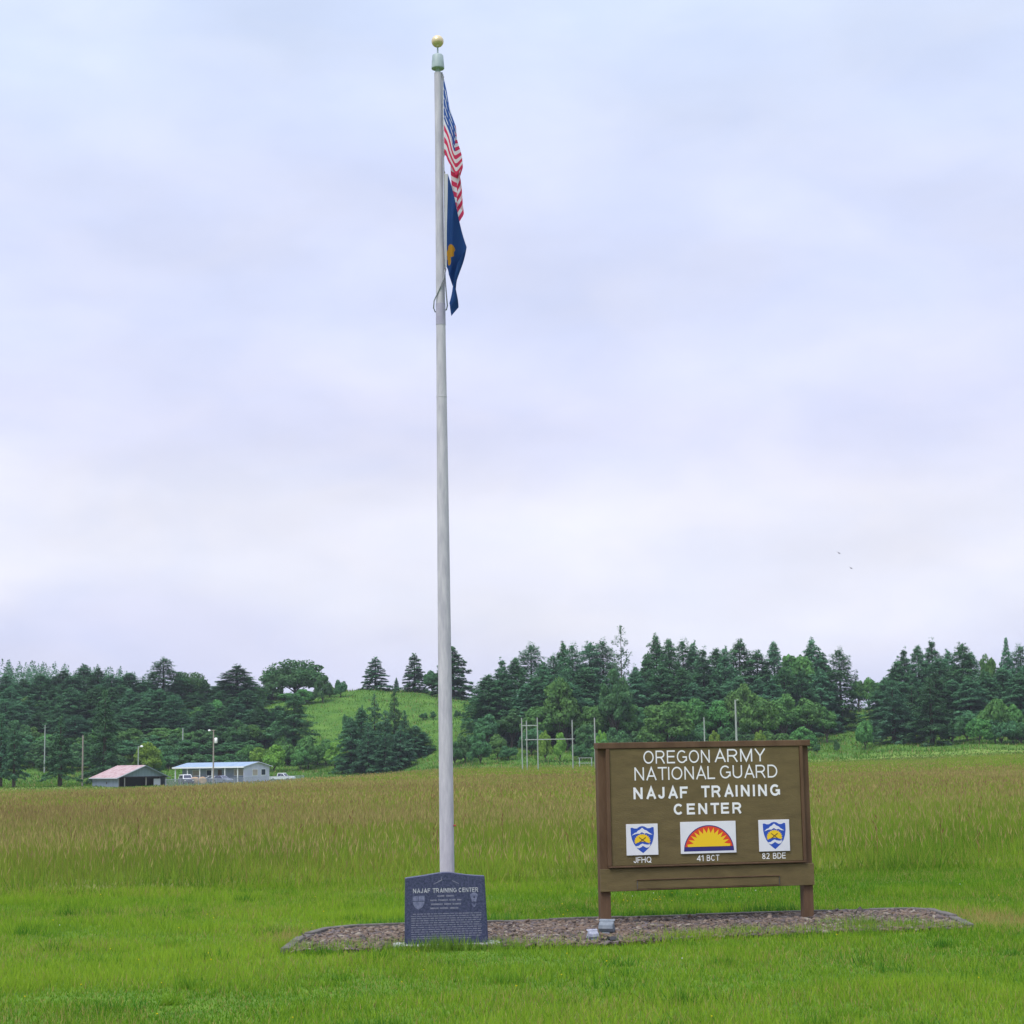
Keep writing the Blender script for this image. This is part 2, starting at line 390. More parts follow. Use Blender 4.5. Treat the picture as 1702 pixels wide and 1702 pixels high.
def terrain(x, y):
    x = np.asarray(x, float); y = np.asarray(y, float)
    left = ss((-6 - x) / 34.0)
    zl = np.interp(y, [0, 30, 285, 310, 330, 360, 395, 420], [0, 0, -2.25, -1.75, -1.9, -1.85, 0.4, 1.5])
    right = ss((x - 40) / 60.0)
    zr = np.interp(y, [0, 120, 330], [0, 0, 1.5])
    base = left * zl + right * zr
    base = base + 0.06 * np.sin(x * 0.21 + 1.0) * np.sin(y * 0.13) * ss((y - 30) / 40)
    y0 = 325 + 60 * left - 15 * right
    ridge = np.interp(x, RIDGE_X, RIDGE_Z)
    up = ss((y - y0) / (490 - y0))
    z = base * (1 - up) + ridge * up
    back = ss((y - 500) / 140)
    z = z * (1 - back) + (ridge * 0.55) * back
    far = np.interp(x, FAR_X, FAR_Z)
    z = z + (far - ridge * 0.55) * ss((y - 600) / 220)
    bumps = np.sin(x * 0.33 + y * 0.11) * np.cos(y * 0.23 - x * 0.09) * 0.35
    return z + bumps * ss((y - y0 - 5) / 25)
#TERRAIN-END

def mow(x): return 23.55 + 0.18 * x

xs = np.concatenate([[-3000, -1800, -1100, -800, -600, -480], np.arange(-400, -100, 10), np.arange(-100, 100, 4), np.arange(100, 401, 10), [480, 600, 800, 1100, 1800, 3000]])
ys = np.concatenate([[-3000, -1200, -400, -120, -40], np.arange(-10, 60, 5), np.arange(60, 280, 8), np.arange(280, 520, 4), np.arange(520, 900, 15), [950, 1100, 1500, 2200, 3000]])
GX, GY = np.meshgrid(xs, ys)
GZ = terrain(GX, GY)
V = np.stack([GX, GY, GZ], -1).reshape(-1, 3)
nx, ny = len(xs), len(ys)
I = np.arange(nx * ny).reshape(ny, nx)
Fq = np.stack([I[:-1, :-1], I[:-1, 1:], I[1:, 1:], I[1:, :-1]], -1).reshape(-1, 4)
m = bpy.data.materials.new('ground_mat'); m.use_nodes = True
t = m.node_tree; b = t.nodes['Principled BSDF']; b.inputs['Roughness'].default_value = 1.0; b.inputs['Specular IOR Level'].default_value = 0.05
geo = t.nodes.new('ShaderNodeNewGeometry'); sp = t.nodes.new('ShaderNodeSeparateXYZ'); t.links.new(geo.outputs['Position'], sp.inputs[0])
def gnoise(scale, detail=5):
    n = t.nodes.new('ShaderNodeTexNoise'); n.inputs['Scale'].default_value = scale; n.inputs['Detail'].default_value = detail
    t.links.new(geo.outputs['Position'], n.inputs['Vector']); return n.outputs[0]
def ramp(fac, a, bb, lo=0.35, hi=0.65):
    r = t.nodes.new('ShaderNodeValToRGB'); r.color_ramp.elements[0].position = lo; r.color_ramp.elements[1].position = hi
    r.color_ramp.elements[0].color = (*a, 1); r.color_ramp.elements[1].color = (*bb, 1); t.links.new(fac, r.inputs[0]); return r.outputs[0]
def step(v, lo, hi):
    r = t.nodes.new('ShaderNodeMapRange'); r.interpolation_type = 'SMOOTHSTEP'; t.links.new(v, r.inputs[0]); r.inputs[1].default_value = lo; r.inputs[2].default_value = hi; return r.outputs[0]
def mixc(f, a, bb):
    x = t.nodes.new('ShaderNodeMix'); x.data_type = 'RGBA'; t.links.new(f, x.inputs['Factor']); t.links.new(a, x.inputs['A']); t.links.new(bb, x.inputs['B']); return x.outputs['Result']
lawn_c = ramp(gnoise(3.0), (0.080, 0.160, 0.026), (0.125, 0.215, 0.034))
field_c = ramp(gnoise(0.12), (0.15, 0.18, 0.05), (0.22, 0.21, 0.07))
verge_c = ramp(gnoise(0.15), (0.13, 0.22, 0.045), (0.19, 0.26, 0.06))
hill_c = ramp(gnoise(0.22, 7), (0.048, 0.125, 0.022), (0.105, 0.200, 0.036), 0.3, 0.7)
gc = mixc(step(sp.outputs['Y'], 22, 25), lawn_c, field_c)
gc = mixc(step(sp.outputs['Y'], 286, 300), gc, verge_c)
gc = mixc(step(sp.outputs['Y'], 330, 350), gc, hill_c)
t.links.new(gc, b.inputs['Base Color'])
bp = t.nodes.new('ShaderNodeBump'); bp.inputs['Strength'].default_value = 0.8; bp.inputs['Distance'].default_value = 0.5
t.links.new(gnoise(1.3, 8), bp.inputs['Height']); t.links.new(bp.outputs[0], b.inputs['Normal'])
o = obj('ground', fast_mesh('ground', V, Fq), m, smooth=True, kind='structure')

# ------------------------------------------------------------------ gravel bed and its edging
BED = [(-1.98, 15.64), (-1.97, 16.2), (-1.93, 16.9), (-1.82, 17.42), (-1.55, 17.68), (-1.05, 17.82), (0.3, 18.0), (1.76, 18.24), (3.55, 18.62), (3.95, 18.62), (4.12, 18.45),
       (4.14, 17.6), (4.10, 16.75), (3.5, 16.62), (2.7, 16.5), (1.9, 16.3), (1.3, 16.05), (0.8, 15.78), (0.2, 15.70), (-0.2, 15.73), (-0.6, 15.73), (-1.05, 15.72), (-1.5, 15.64)]
def in_poly(px, py, poly):
    px = np.asarray(px); py = np.asarray(py); ins = np.zeros(px.shape, bool); j = len(poly) - 1
    for i in range(len(poly)):
        xi, yi = poly[i]; xj, yj = poly[j]
        c = ((yi > py) != (yj > py)) & (px < (xj - xi) * (py - yi) / (yj - yi + 1e-12) + xi)
        ins ^= c; j = i
    return ins
def dist_line(px, py, poly):
    d = np.full(np.shape(px), 1e9)
    for (x0, y0), (x1, y1) in zip(poly[:-1], poly[1:]):
        vx, vy = x1 - x0, y1 - y0
        tt = np.clip(((px - x0) * vx + (py - y0) * vy) / (vx * vx + vy * vy), 0, 1)
        d = np.minimum(d, np.hypot(px - x0 - tt * vx, py - y0 - tt * vy))
    return d
mb = MB(); mb.prism(BED, 0.001, 0.012, axis='z')
mb.build('gravel_bed', M['gravel_base'], kind='structure')

rng = np.random.default_rng(5)
ico = bmesh.new(); bmesh.ops.create_icosphere(ico, subdivisions=1, radius=1)
iv = np.array([v.co[:] for v in ico.verts]); ifc = np.array([[v.index for v in f.verts] for f in ico.faces]); ico.free()
px_ = rng.uniform(-2, 4.2, 40000); py_ = rng.uniform(15.2, 18.7, 40000)
k = in_poly(px_, py_, BED); px_, py_ = px_[k], py_[k]
ns = len(px_)
size = rng.uniform(0.010, 0.026, ns) * (1 + 0.6 * (rng.random(ns) < 0.08))
sv = iv[None] * (1 + rng.uniform(-0.3, 0.3, (ns, len(iv), 1)))
sv = sv * np.stack([size * rng.uniform(0.8, 1.9, ns), size * rng.uniform(0.7, 1.2, ns), size * rng.uniform(0.35, 0.7, ns)], -1)[:, None, :]
a = rng.uniform(0, math.pi * 2, ns); ca, sa = np.cos(a)[:, None], np.sin(a)[:, None]
tl = rng.normal(0, 0.3, ns)[:, None]
sx, sy, sz = sv[..., 0], sv[..., 1], sv[..., 2] + sv[..., 0] * tl
sv = np.stack([sx * ca - sy * sa + px_[:, None], sx * sa + sy * ca + py_[:, None], sz + 0.014 + rng.uniform(0, 0.018, ns)[:, None]], -1)
sf = (ifc[None] + (np.arange(ns) * len(iv))[:, None, None]).reshape(-1, 3)
o = obj('gravel', fast_mesh('gravel', sv.reshape(-1, 3), sf), M['stone'])
tag(o, 'loose reddish brown and grey gravel filling the edged bed', 'gravel', kind='stuff')

edg = thing('bed_edging', 'low grey concrete edging curving round the back and ends of the gravel bed', 'edging', (0, 0, 0))
line = [BED[i] for i in range(0, 13)]
pts = []
for (x0, y0), (x1, y1) in zip(line[:-1], line[1:]):
    d = math.hypot(x1 - x0, y1 - y0); n = max(1, round(d / 0.42))
    for i in range(n): pts.append((x0 + (x1 - x0) * i / n, y0 + (y1 - y0) * i / n))
pts.append(line[-1])
random.seed(3)
for (x0, y0), (x1, y1) in zip(pts[:-1], pts[1:]):
    d = math.hypot(x1 - x0, y1 - y0); an = math.atan2(y1 - y0, x1 - x0)
    ends = x0 < -1.4 or x0 > 3.5
    wd = 0.085 if ends else 0.07
    h = (0.055 if ends else 0.05) + random.uniform(-0.008, 0.008)
    mb = MB(); mb.box(-0.006, d - 0.004, -wd / 2, wd / 2, -0.05, h, 0.010)
    e = mb.build('edging_block', M['concrete'], edg)
    e.location = (x0, y0, 0); e.rotation_euler = (random.uniform(-0.03, 0.03), random.uniform(-0.012, 0.012), an + random.uniform(-0.02, 0.02))

# ------------------------------------------------------------------ grass (mown lawn and hay field): one blade = one or two small faces
def noise2(x, y, s, seed):
    r = np.random.default_rng(seed); out = 0
    for k in range(5):
        a = r.uniform(0, math.tau); f = s * r.uniform(0.6, 1.7); p = r.uniform(0, math.tau)
        out = out + np.sin((x * math.cos(a) + y * math.sin(a)) * f + p + 1.3 * np.sin((y * math.cos(a) - x * math.sin(a)) * f * 0.7 + p))
    return out / 5 * 1.6

def make_blades(x, y, z, h, wd, lean, c0, c1, rng):
    n = len(x); a = rng.uniform(0, math.tau, n); la = rng.uniform(0, math.tau, n)
    dx, dy = np.cos(a) * wd / 2, np.sin(a) * wd / 2
    lx, ly = np.cos(la) * lean * h, np.sin(la) * lean * h
    v = np.empty((n, 3, 3))
    v[:, 0] = np.stack([x - dx, y - dy, z], -1); v[:, 1] = np.stack([x + dx, y + dy, z], -1)
    v[:, 2] = np.stack([x + lx, y + ly, z + h * np.sqrt(np.maximum(0.2, 1 - lean ** 2))], -1)
    f = np.arange(n * 3).reshape(n, 3)
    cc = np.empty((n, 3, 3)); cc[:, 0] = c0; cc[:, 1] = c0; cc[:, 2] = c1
    return v.reshape(-1, 3), f, cc.reshape(-1, 3)

def make_heads(x, y, z, h, wd, c, rng):
    """seed heads: slim diamonds"""
    n = len(x); a = rng.uniform(0, math.tau, n); lx = rng.normal(0, 0.25, n) * h; ly = rng.normal(0, 0.25, n) * h
    dx, dy = np.cos(a) * wd / 2, np.sin(a) * wd / 2
    v = np.empty((n, 4, 3))
    v[:, 0] = np.stack([x, y, z], -1); v[:, 1] = np.stack([x + dx + lx * .5, y + dy + ly * .5, z + h * .45], -1)
    v[:, 2] = np.stack([x + lx, y + ly, z + h], -1); v[:, 3] = np.stack([x - dx + lx * .5, y - dy + ly * .5, z + h * .45], -1)
    q = np.arange(n)[:, None] * 4; f = np.concatenate([q + [0, 1, 2], q + [0, 2, 3]], 1).reshape(-1, 3)
    return v.reshape(-1, 3), f, np.repeat(c, 4, 0)

def join(parts):
    vs, fs, cs, off = [], [], [], 0
    for v, f, c in parts:
        vs.append(v); fs.append(f + off); cs.append(c); off += len(v)
    return np.concatenate(vs), np.concatenate(fs), np.concatenate(cs)

def lerp(a, b, t): return np.asarray(a) * (1 - t)[:, None] + np.asarray(b) * t[:, None]

rng = np.random.default_rng(11)
def lawn_part(n, ymin, ymax, dens_keep=None):
    y = rng.uniform(ymin, ymax, n); x = rng.uniform(-1, 1, n) * (0.30 * y + 2.0)
    jy = np.where(y < 17, rng.normal(0, 0.05, n) - 0.10 - 0.09 * noise2(x, y * 0, 4.0, 6), 0)
    k = (y < mow(x) + 1.4) & ~in_poly(x, y + jy, BED); return x[k], y[k]
parts = []
x, y = lawn_part(520000, 9.0, 26.5)
pat = noise2(x, y, 0.9, 1); pat2 = noise2(x, y, 3.1, 2); pat3 = noise2(x, y, 0.35, 3)
behind = ss((y - 18.0) / 1.5)
h = (0.050 + 0.020 * pat2 + 0.012 * pat) * rng.uniform(0.55, 1.5, len(x)) * (1 + 0.25 * behind)
h = np.clip(h, 0.018, 0.16)
dbed = dist_line(x, y, BED + BED[:1])
frn = np.exp(-(dbed / 0.25) ** 2) * (y < 17); h *= 1 + frn * (0.25 + 0.5 * noise2(x, y, 5.0, 12))
dbl = ss(1 - np.abs(y - mow(x)) / 1.2)
tcol = np.clip(0.5 + 0.34 * pat + 0.26 * pat3 + 0.15 * pat2 + rng.normal(0, 0.30, len(x)), 0, 1)
cb = lerp((0.076, 0.205, 0.016), (0.262, 0.395, 0.036), tcol)
# straw-coloured dead grass by the ends of the bed
dry = np.maximum(np.exp(-(((x - 4.55) / 0.42) ** 2 + ((y - 17.6) / 0.9) ** 2)), 0.6 * np.exp(-(((x + 2.15) / 0.2) ** 2 + ((y - 16.9) / 0.7) ** 2)))
dry = np.clip(dry + 0.11 + 0.13 * np.clip(noise2(x, y, 1.4, 14), -0.6, 1), 0, 1); isdry = rng.random(len(x)) < dry
cb[isdry] = lerp((0.28, 0.24, 0.07), (0.42, 0.34, 0.13), rng.random(isdry.sum()))
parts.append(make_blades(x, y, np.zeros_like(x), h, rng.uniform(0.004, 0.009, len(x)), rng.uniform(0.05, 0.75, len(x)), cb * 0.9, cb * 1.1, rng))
# lusher tufts scattered through the lawn
tx = rng.uniform(-1, 1, 220); ty = rng.uniform(10, 24, 220); tx = tx * (0.30 * ty + 1.5)
kk = ~in_poly(tx, ty, BED) & (ty < mow(tx)); tx, ty = tx[kk], ty[kk]
for cx_, cy_ in zip(tx, ty):
    nn = int(rng.uniform(30, 130)); sp_ = rng.uniform(0.03, 0.11); x = rng.normal(cx_, sp_ * 1.5, nn); y = rng.normal(cy_, sp_, nn); kk = ~in_poly(x, y, BED); x, y = x[kk], y[kk]; nn = len(x)
    tone = rng.uniform(0, 1); cb = lerp((0.050, 0.165, 0.020), (0.190, 0.330, 0.030), np.clip(tone + rng.normal(0, .2, nn), 0, 1))
    parts.append(make_blades(x, y, np.zeros(nn), rng.uniform(0.05, 0.125) * rng.uniform(0.5, 1.3, nn), rng.uniform(0.005, 0.011, nn), rng.uniform(0.15, 0.85, nn), cb, cb * 1.1, rng))
# longer unmown tufts: along the edging, round the posts and the monument foot
tx, ty = [], []
for (x0, y0), (x1, y1) in zip(line[4:9], line[5:10]):
    nn = int(math.hypot(x1 - x0, y1 - y0) * 1100); f = rng.random(nn); off = np.abs(rng.normal(0, 0.14, nn)) + 0.05
    tx.append(x0 + (x1 - x0) * f - 0.15 * off); ty.append(y0 + (y1 - y0) * f + off)
x = np.concatenate(tx); y = np.concatenate(ty)
cl = noise2(x, y, 3.5, 7); k = rng.random(len(x)) < np.clip(0.5 + 0.6 * cl, 0.12, 1); x, y, cl = x[k], y[k], cl[k]
lush = np.exp(-((x - 2.3) / 0.75) ** 2)
h = (0.075 + 0.05 * np.clip(cl, 0, 1) + 0.06 * lush) * rng.uniform(0.5, 1.5, len(x))
cb = lerp((0.060, 0.180, 0.030), (0.170, 0.330, 0.035), np.clip(rng.random(len(x)) - 0.5 * lush, 0, 1))
parts.append(make_blades(x, y, np.zeros_like(x), h, rng.uniform(0.006, 0.014, len(x)), rng.uniform(0.1, 0.8, len(x)), cb, cb * 1.1, rng))
# grass creeping over the front of the bed and in front of the monument
n = 30000; x = rng.uniform(-1.95, 4.1, n); y = rng.uniform(15.25, 16.9, n)
fr = np.interp(x, [-2, -1.1, -0.3, 0.3, 0.9, 1.3, 1.9, 2.7, 3.5, 4.1], [15.68, 15.72, 15.74, 15.72, 15.82, 16.12, 16.42, 16.58, 16.72, 16.9])
k = in_poly(x, y, BED) & (rng.random(n) < np.exp(-np.maximum(0, y - fr - 0.1 * noise2(x, y, 5.0, 9)) / 0.14)) & ~((x > -0.98) & (x < -0.26) & (y > 15.74) & (y < 16.0))
x, y = x[k], y[k]
cb = lerp((0.11, 0.26, 0.025), (0.34, 0.40, 0.08), rng.random(len(x)))
parts.append(make_blades(x, y, np.full(len(x), 0.01), rng.uniform(0.03, 0.12, len(x)), rng.uniform(0.004, 0.009, len(x)), rng.uniform(0.05, 0.7, len(x)), cb, cb * 1.1, rng))
# little weeds standing in the gravel
for (wx, wy, nn, hh) in [(3.2, 17.0, 260, 0.14), (3.55, 16.9, 200, 0.12), (2.95, 17.3, 120, 0.1), (2.0, 16.7, 160, 0.09), (1.3, 17.2, 60, 0.06), (-0.88, 15.70, 130, 0.09), (-0.72, 15.68, 200, 0.12), (-0.58, 15.69, 200, 0.13), (-0.42, 15.70, 160, 0.10), (-0.30, 15.70, 120, 0.08), (-1.1, 15.68, 120, 0.08), (0.0, 15.68, 150, 0.08), (-1.4, 16.4, 50, 0.05)]:
    x = rng.normal(wx, 0.10, nn); y = rng.normal(wy, 0.05, nn)
    cb = lerp((0.10, 0.23, 0.03), (0.25, 0.36, 0.06), rng.random(nn))
    parts.append(make_blades(x, y, np.full(nn, 0.008), hh * rng.uniform(0.4, 1.3, nn), rng.uniform(0.005, 0.010, nn), rng.uniform(0.1, 0.7, nn), cb, cb, rng))
v, f, c = join(parts)
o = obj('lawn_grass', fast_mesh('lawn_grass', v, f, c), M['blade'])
tag(o, 'short bright green mown grass round the gravel bed', 'grass', kind='stuff')

# yellow and white flowers in the lawn
n = 70; x = rng.uniform(-5, 6, n); y = rng.uniform(11, 23, n); k = ~in_poly(x, y, BED); x, y = x[k], y[k]
kx = rng.normal(1.2, 0.35, 26); ky = rng.normal(20.3, 0.8, 26); x = np.concatenate([x, kx]); y = np.concatenate([y, ky]); n = len(x)
vs = []; fs = []; cs = []
z = rng.uniform(0.06, 0.11, n); rr = rng.uniform(0.004, 0.009, n)
for i in range(n):
    o0 = len(vs); cc = (0.75, 0.62, 0.03) if rng.random() < 0.85 else (0.75, 0.75, 0.72)
    vs += [(x[i], y[i], z[i] + 0.006), (x[i], y[i], z[i] - 0.006)] + [(x[i] + rr[i] * math.cos(q * math.tau / 6), y[i] + rr[i] * math.sin(q * math.tau / 6), z[i] + 0.003) for q in range(6)]
    for q in range(6):
        fs += [(o0, o0 + 2 + q, o0 + 2 + (q + 1) % 6), (o0 + 1, o0 + 2 + (q + 1) % 6, o0 + 2 + q)]
    o1 = len(vs); vs += [(x[i] - .0015, y[i], 0), (x[i] + .0015, y[i], 0), (x[i], y[i], z[i])]; fs.append((o1, o1 + 1, o1 + 2))
    cs += [cc] * 8 + [(0.08, 0.16, 0.02)] * 3
o = obj('lawn_flowers', fast_mesh('lawn_flowers', np.array(vs), np.array(fs), np.array(cs)), M['blade'])
tag(o, 'tiny yellow flowers sprinkled through the mown grass', 'flowers', kind='stuff')

rng = np.random.default_rng(23)
parts = []
def field_pts(n, y0, y1):
    y = np.sqrt(rng.uniform(y0 ** 2, y1 ** 2, n)); x = rng.uniform(-1, 1, n) * (0.31 * y + 5)
    k = y > mow(x) + 0.30 * noise2(x, y * 0, 0.9, 70) + 0.2 * noise2(x, y * 0, 3.0, 71) + np.abs(rng.normal(0, 0.45, n)) - 0.3; return x[k], y[k]
def red_amount(x, y):
    """how ripe (brown) the hay is: green along the mown edge, brown in broad drifts further out"""
    d = y - mow(x)
    a = ss((d + 2.5 + 3.5 * noise2(x, y, 0.45, 31)) / 12)
    q = 0.62 + 0.34 * noise2(x, y * 0.35, 0.20, 33) + 0.20 * noise2(x, y * 0.25, 0.06, 34)
    q = q * (1 - 0.75 * ss((y - 100) / 110))
    return np.clip(a * q, 0.03, 1)
for (n, y0, y1, wa, keep) in [(210000, 19.5, 46, 1.0, 1.0), (170000, 46, 110, 2.6, 1.0), (200000, 110, 289, 6.0, 1.0)]:
    x, y = field_pts(n, y0, y1)
    z = terrain(x, y); ra = red_amount(x, y)
    d = y - mow(x)
    lushd = np.exp(-((x - 5.6) / 0.8) ** 2 - ((d - 0.9) / 1.0) ** 2)
    hh = (0.18 + 0.25 * ss(d / 9) + 0.10 * noise2(x, y, 0.9, 40) + 0.07 * noise2(x, y, 2.6, 39) + 0.28 * lushd) * rng.uniform(0.45, 1.35, len(x))
    hh = np.maximum(hh, 0.08)
    hh *= 1 + (0.30 * noise2(x, y, 2.4, 47) + 0.20 * noise2(x, y, 6.0, 48)) * ss(1 - d / 3)
    hh = np.maximum(hh, 0.06)
    wd = (0.012 if wa == 1.0 else 0.008) * wa * rng.uniform(0.7, 1.4, len(x))
    tcol = np.clip(0.55 + 0.25 * noise2(x, y, 0.5, 41) + 0.22 * noise2(x, y, 1.9, 42) + rng.normal(0, 0.28, len(x)) - 0.6 * lushd, 0, 1)
    cb = lerp((0.070, 0.190, 0.015), (0.255, 0.385, 0.040), tcol)
    yl = rng.random(len(x)) < 0.16 + 0.10 * noise2(x, y, 0.7, 49); cb[yl] = lerp((0.24, 0.23, 0.05), (0.33, 0.29, 0.085), rng.random(yl.sum()))
    cb = cb * (1 - 0.45 * ra)[:, None] + np.array((0.300, 0.295, 0.075)) * (0.45 * ra)[:, None]
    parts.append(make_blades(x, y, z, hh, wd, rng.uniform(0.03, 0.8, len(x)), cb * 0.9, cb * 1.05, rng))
    hk = rng.random(len(x)) < ra * 0.45
    x2, y2, z2 = x[hk] + rng.normal(0, .03, hk.sum()), y[hk], z[hk]
    hb = (0.30 + 0.13 * ss((y2 - mow(x2)) / 9) + 0.06 * noise2(x2, y2, 0.6, 44)) * rng.uniform(0.75, 1.3, len(x2))
    ch = lerp((0.225, 0.155, 0.072), (0.400, 0.345, 0.130), np.clip(rng.normal(0.5, 0.3, len(x2)) + 0.25 * noise2(x2, y2, 0.1, 46), 0, 1))
    hl = rng.uniform(0.08, 0.17, len(x2))
    parts.append(make_heads(x2, y2, z2 + hb, hl, 0.012 * wa * rng.uniform(0.6, 1.4, len(x2)), ch, rng))
    if y0 < 40:
        cs_ = lerp((0.15, 0.20, 0.04), (0.25, 0.22, 0.07), rng.random(len(x2)))
        parts.append(make_blades(x2, y2, z2, hb + hl * .4, np.full(len(x2), 0.004), np.zeros(len(x2)), cs_, cs_, rng))
# a few tall dark dock stalks
n = 260; y = np.sqrt(rng.uniform(27 ** 2, 60 ** 2, n)); x = rng.uniform(-1, 1, n) * (0.31 * y + 4); k = rng.random(n) < np.clip(0.4 + noise2(x, y, 0.3, 51), 0, 1); x, y = x[k], y[k]
hs = rng.uniform(0.55, 0.85, len(x)); cd = lerp((0.16, 0.075, 0.045), (0.25, 0.14, 0.07), rng.random(len(x)))
parts.append(make_blades(x, y, terrain(x, y), hs, np.full(len(x), 0.02), np.zeros(len(x)), cd, cd, rng))
for q in range(3):
    parts.append(make_heads(x + rng.normal(0, .02, len(x)), y, terrain(x, y) + hs * (0.6 + 0.12 * q), 0.10 * np.ones(len(x)), np.full(len(x), 0.022), cd, rng))
v, f, c = join(parts)
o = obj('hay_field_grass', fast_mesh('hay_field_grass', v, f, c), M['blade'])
tag(o, 'tall unmown field grass with reddish brown seed heads', 'field grass', kind='stuff')

# rough grass on the verge by the farm and on the hillside
rng = np.random.default_rng(29); parts = []
n = 130000; y = rng.uniform(287, 505, n); x = rng.uniform(-1, 1, n) * (0.31 * y + 6)
z = terrain(x, y); p1 = noise2(x, y, 0.16, 61); p2 = noise2(x, y, 0.5, 62)
h = np.where(y > 330, 0.5, 0.22) * (1 + 0.6 * np.clip(p2, -0.8, 1)) * rng.uniform(0.5, 1.4, n)
cb = lerp((0.046, 0.132, 0.018), (0.125, 0.240, 0.028), np.clip(0.5 + 0.4 * p1 + rng.normal(0, 0.22, n), 0, 1))
tn = rng.random(n) < 0.12 + 0.12 * np.clip(p2, 0, 1); cb[tn] = lerp((0.24, 0.22, 0.08), (0.34, 0.28, 0.13), rng.random(tn.sum()))
parts.append(make_blades(x, y, z, h, rng.uniform(0.08, 0.28, n), rng.uniform(0.05, 0.7, n), cb, cb, rng))
v, f, c = join(parts)
o = obj('hillside_grass', fast_mesh('hillside_grass', v, f, c), M['blade'])
tag(o, 'green pasture grass covering the hillside below the trees', 'grass', kind='stuff')

# ------------------------------------------------------------------ flagpole and flags
PX, PY = -0.656, 17.0
fp = thing('flagpole', 'tall tapered pale metal flagpole standing behind the granite monument', 'flagpole', (PX, PY, 0))
prof = [(0.068 - (0.068 - 0.0365) * ss(np.array((zz / 8.3) ** 1.15)) * 1.0, zz) for zz in np.linspace(-0.1, 8.3, 40)]
MB().lathe([(float(r), float(z)) for r, z in prof], 32).build('shaft', M['pole_metal'], fp)
def pr(z): return float(np.interp(z, [p[1] for p in prof], [float(p[0]) for p in prof]))
MB().lathe([(pr(5.76) + .002, 5.76), (pr(5.97) + .002, 5.97)], 32).build('dark_band', M['pole_band'], fp)
for zz in (5.05,): MB().lathe([(pr(zz) + .0015, zz), (pr(zz) + .002, zz + .006), (pr(zz) + .0012, zz + .012)], 32).build('joint_ring', M['pole_metal'], fp)
tk = MB().lathe([(0.026, 8.29), (0.026, 8.338), (0.061, 8.340), (0.0635, 8.346), (0.0635, 8.356), (0.0545, 8.474), (0.048, 8.484), (0.012, 8.487)], 32).build('truck', M['truck_metal'], fp)
MB().lathe([(0.008, 8.48), (0.008, 8.575)], 12).build('spindle', M['truck_metal'], fp)
MB().lathe([(0.0605 * math.sin(a), 8.624 - 0.0605 * math.cos(a)) for a in np.linspace(0.05, math.pi - 0.05, 20)], 32).build('ball_finial', M['gold_ball'], fp)
MB().lathe([(0.09, 0.0), (0.09, 0.05), (0.075, 0.06)], 32).build('base_collar', M['pole_metal'], fp)
MB().tube([(pr(1.0) - .002, -0.02, 1.0), (pr(1.0) + .02, -0.02, 1.0)], 0.008).build('cleat_knob', M['tail_lens'], fp)

def halyard(pts, rad=0.006): return MB().tube(pts, rad, 6)
hp = [(pr(8.28) + .004, -.012, 8.30)] + [(0.047 + 0.004 * math.sin(z * 3), -.012, z) for z in np.linspace(8.2, 6.3, 24)]
halyard(hp).build('halyard', M['rope'], fp)
zs = lambda z: -pr(z) - 0.012
lp = [(0.045, -.03, 6.30), (0.038, -.05, 6.22), (0.012, zs(6.15), 6.15), (-0.03, zs(6.06) + .015, 6.06), (-0.062, -.03, 5.99), (-0.068, 0.0, 5.93), (-0.055, 0.03, 5.90), (0.0, 0.06, 5.905), (0.055, 0.035, 5.92), (0.065, 0.0, 5.95), (0.058, -.025, 6.05), (0.048, -.03, 6.2), (0.045, -.03, 6.30)]
halyard(lp, 0.0065).build('retainer_loop', M['rope'], fp)
for z in (8.25, 7.47, 7.28, 6.31):
    MB().tube([(0.047, -.012, z + .03), (0.056, -.014, z), (0.047, -.012, z - .03)], 0.007, 6).build('snap_hook', M['snap'], fp)

def cloth(name, H, top, fx, fy, drop, colour, label, cat, nu=220, nv=150):
    u, v = np.meshgrid(np.linspace(0, 1, nu), np.linspace(0, 1, nv))
    X = fx(u, v); Y = fy(u, v); Z = -v * H - drop(u, v)
    P = np.stack([X, Y, Z], -1).reshape(-1, 3)
    I = np.arange(nu * nv).reshape(nv, nu)
    F = np.stack([I[:-1, :-1], I[:-1, 1:], I[1:, 1:], I[1:, :-1]], -1).reshape(-1, 4)
    c = colour(u.ravel(), v.ravel(), P)
    me = fast_mesh(name, P, F, c)
    o = obj(name, me, M['flag_cloth'], smooth=True)
    o.location = (PX + 0.052, PY - 0.012, top)
    return tag(o, label, cat)
leaf_mat('flag_cloth', None, None, trans=0.5, attr=True)

def us_col(u, v, P):
    red = np.array((0.66, 0.060, 0.14)); wh = np.array((0.80, 0.80, 0.84)); bl = np.array((0.050, 0.110, 0.36))
    c = np.where((np.floor(v * 13 - 1e-6).astype(int) % 2 == 0)[:, None], red, wh)
    ct = (u < 0.42) & (v < 7 / 13)
    a = u / 0.42 * 3 + 0.5; b2 = v / (7 / 13) * 9          # the pleats hide the rest of the star field
    star = ((np.floor(a) + np.floor(b2)).astype(int) % 2 == 0) & (np.hypot((a % 1) - .5, ((b2 % 1) - .5) * 1.2) < 0.36)
    c[ct] = bl; c[ct & star] = wh
    c[u < 0.018] = (0.62, 0.62, 0.66)
    return c
UU = [0, .10, .25, .40, .52, .60, .72, .85, .93, 1.0]
def crv(u, vals, k=9):
    g = np.interp(np.linspace(-.1, 1.1, 400), UU, vals); g = np.convolve(np.pad(g, k, mode='edge'), np.ones(2 * k + 1) / (2 * k + 1), 'valid')
    g = g - np.interp(0.0, np.linspace(-.1, 1.1, 400), g) + vals[0]
    return np.interp(u, np.linspace(-.1, 1.1, 400), g)
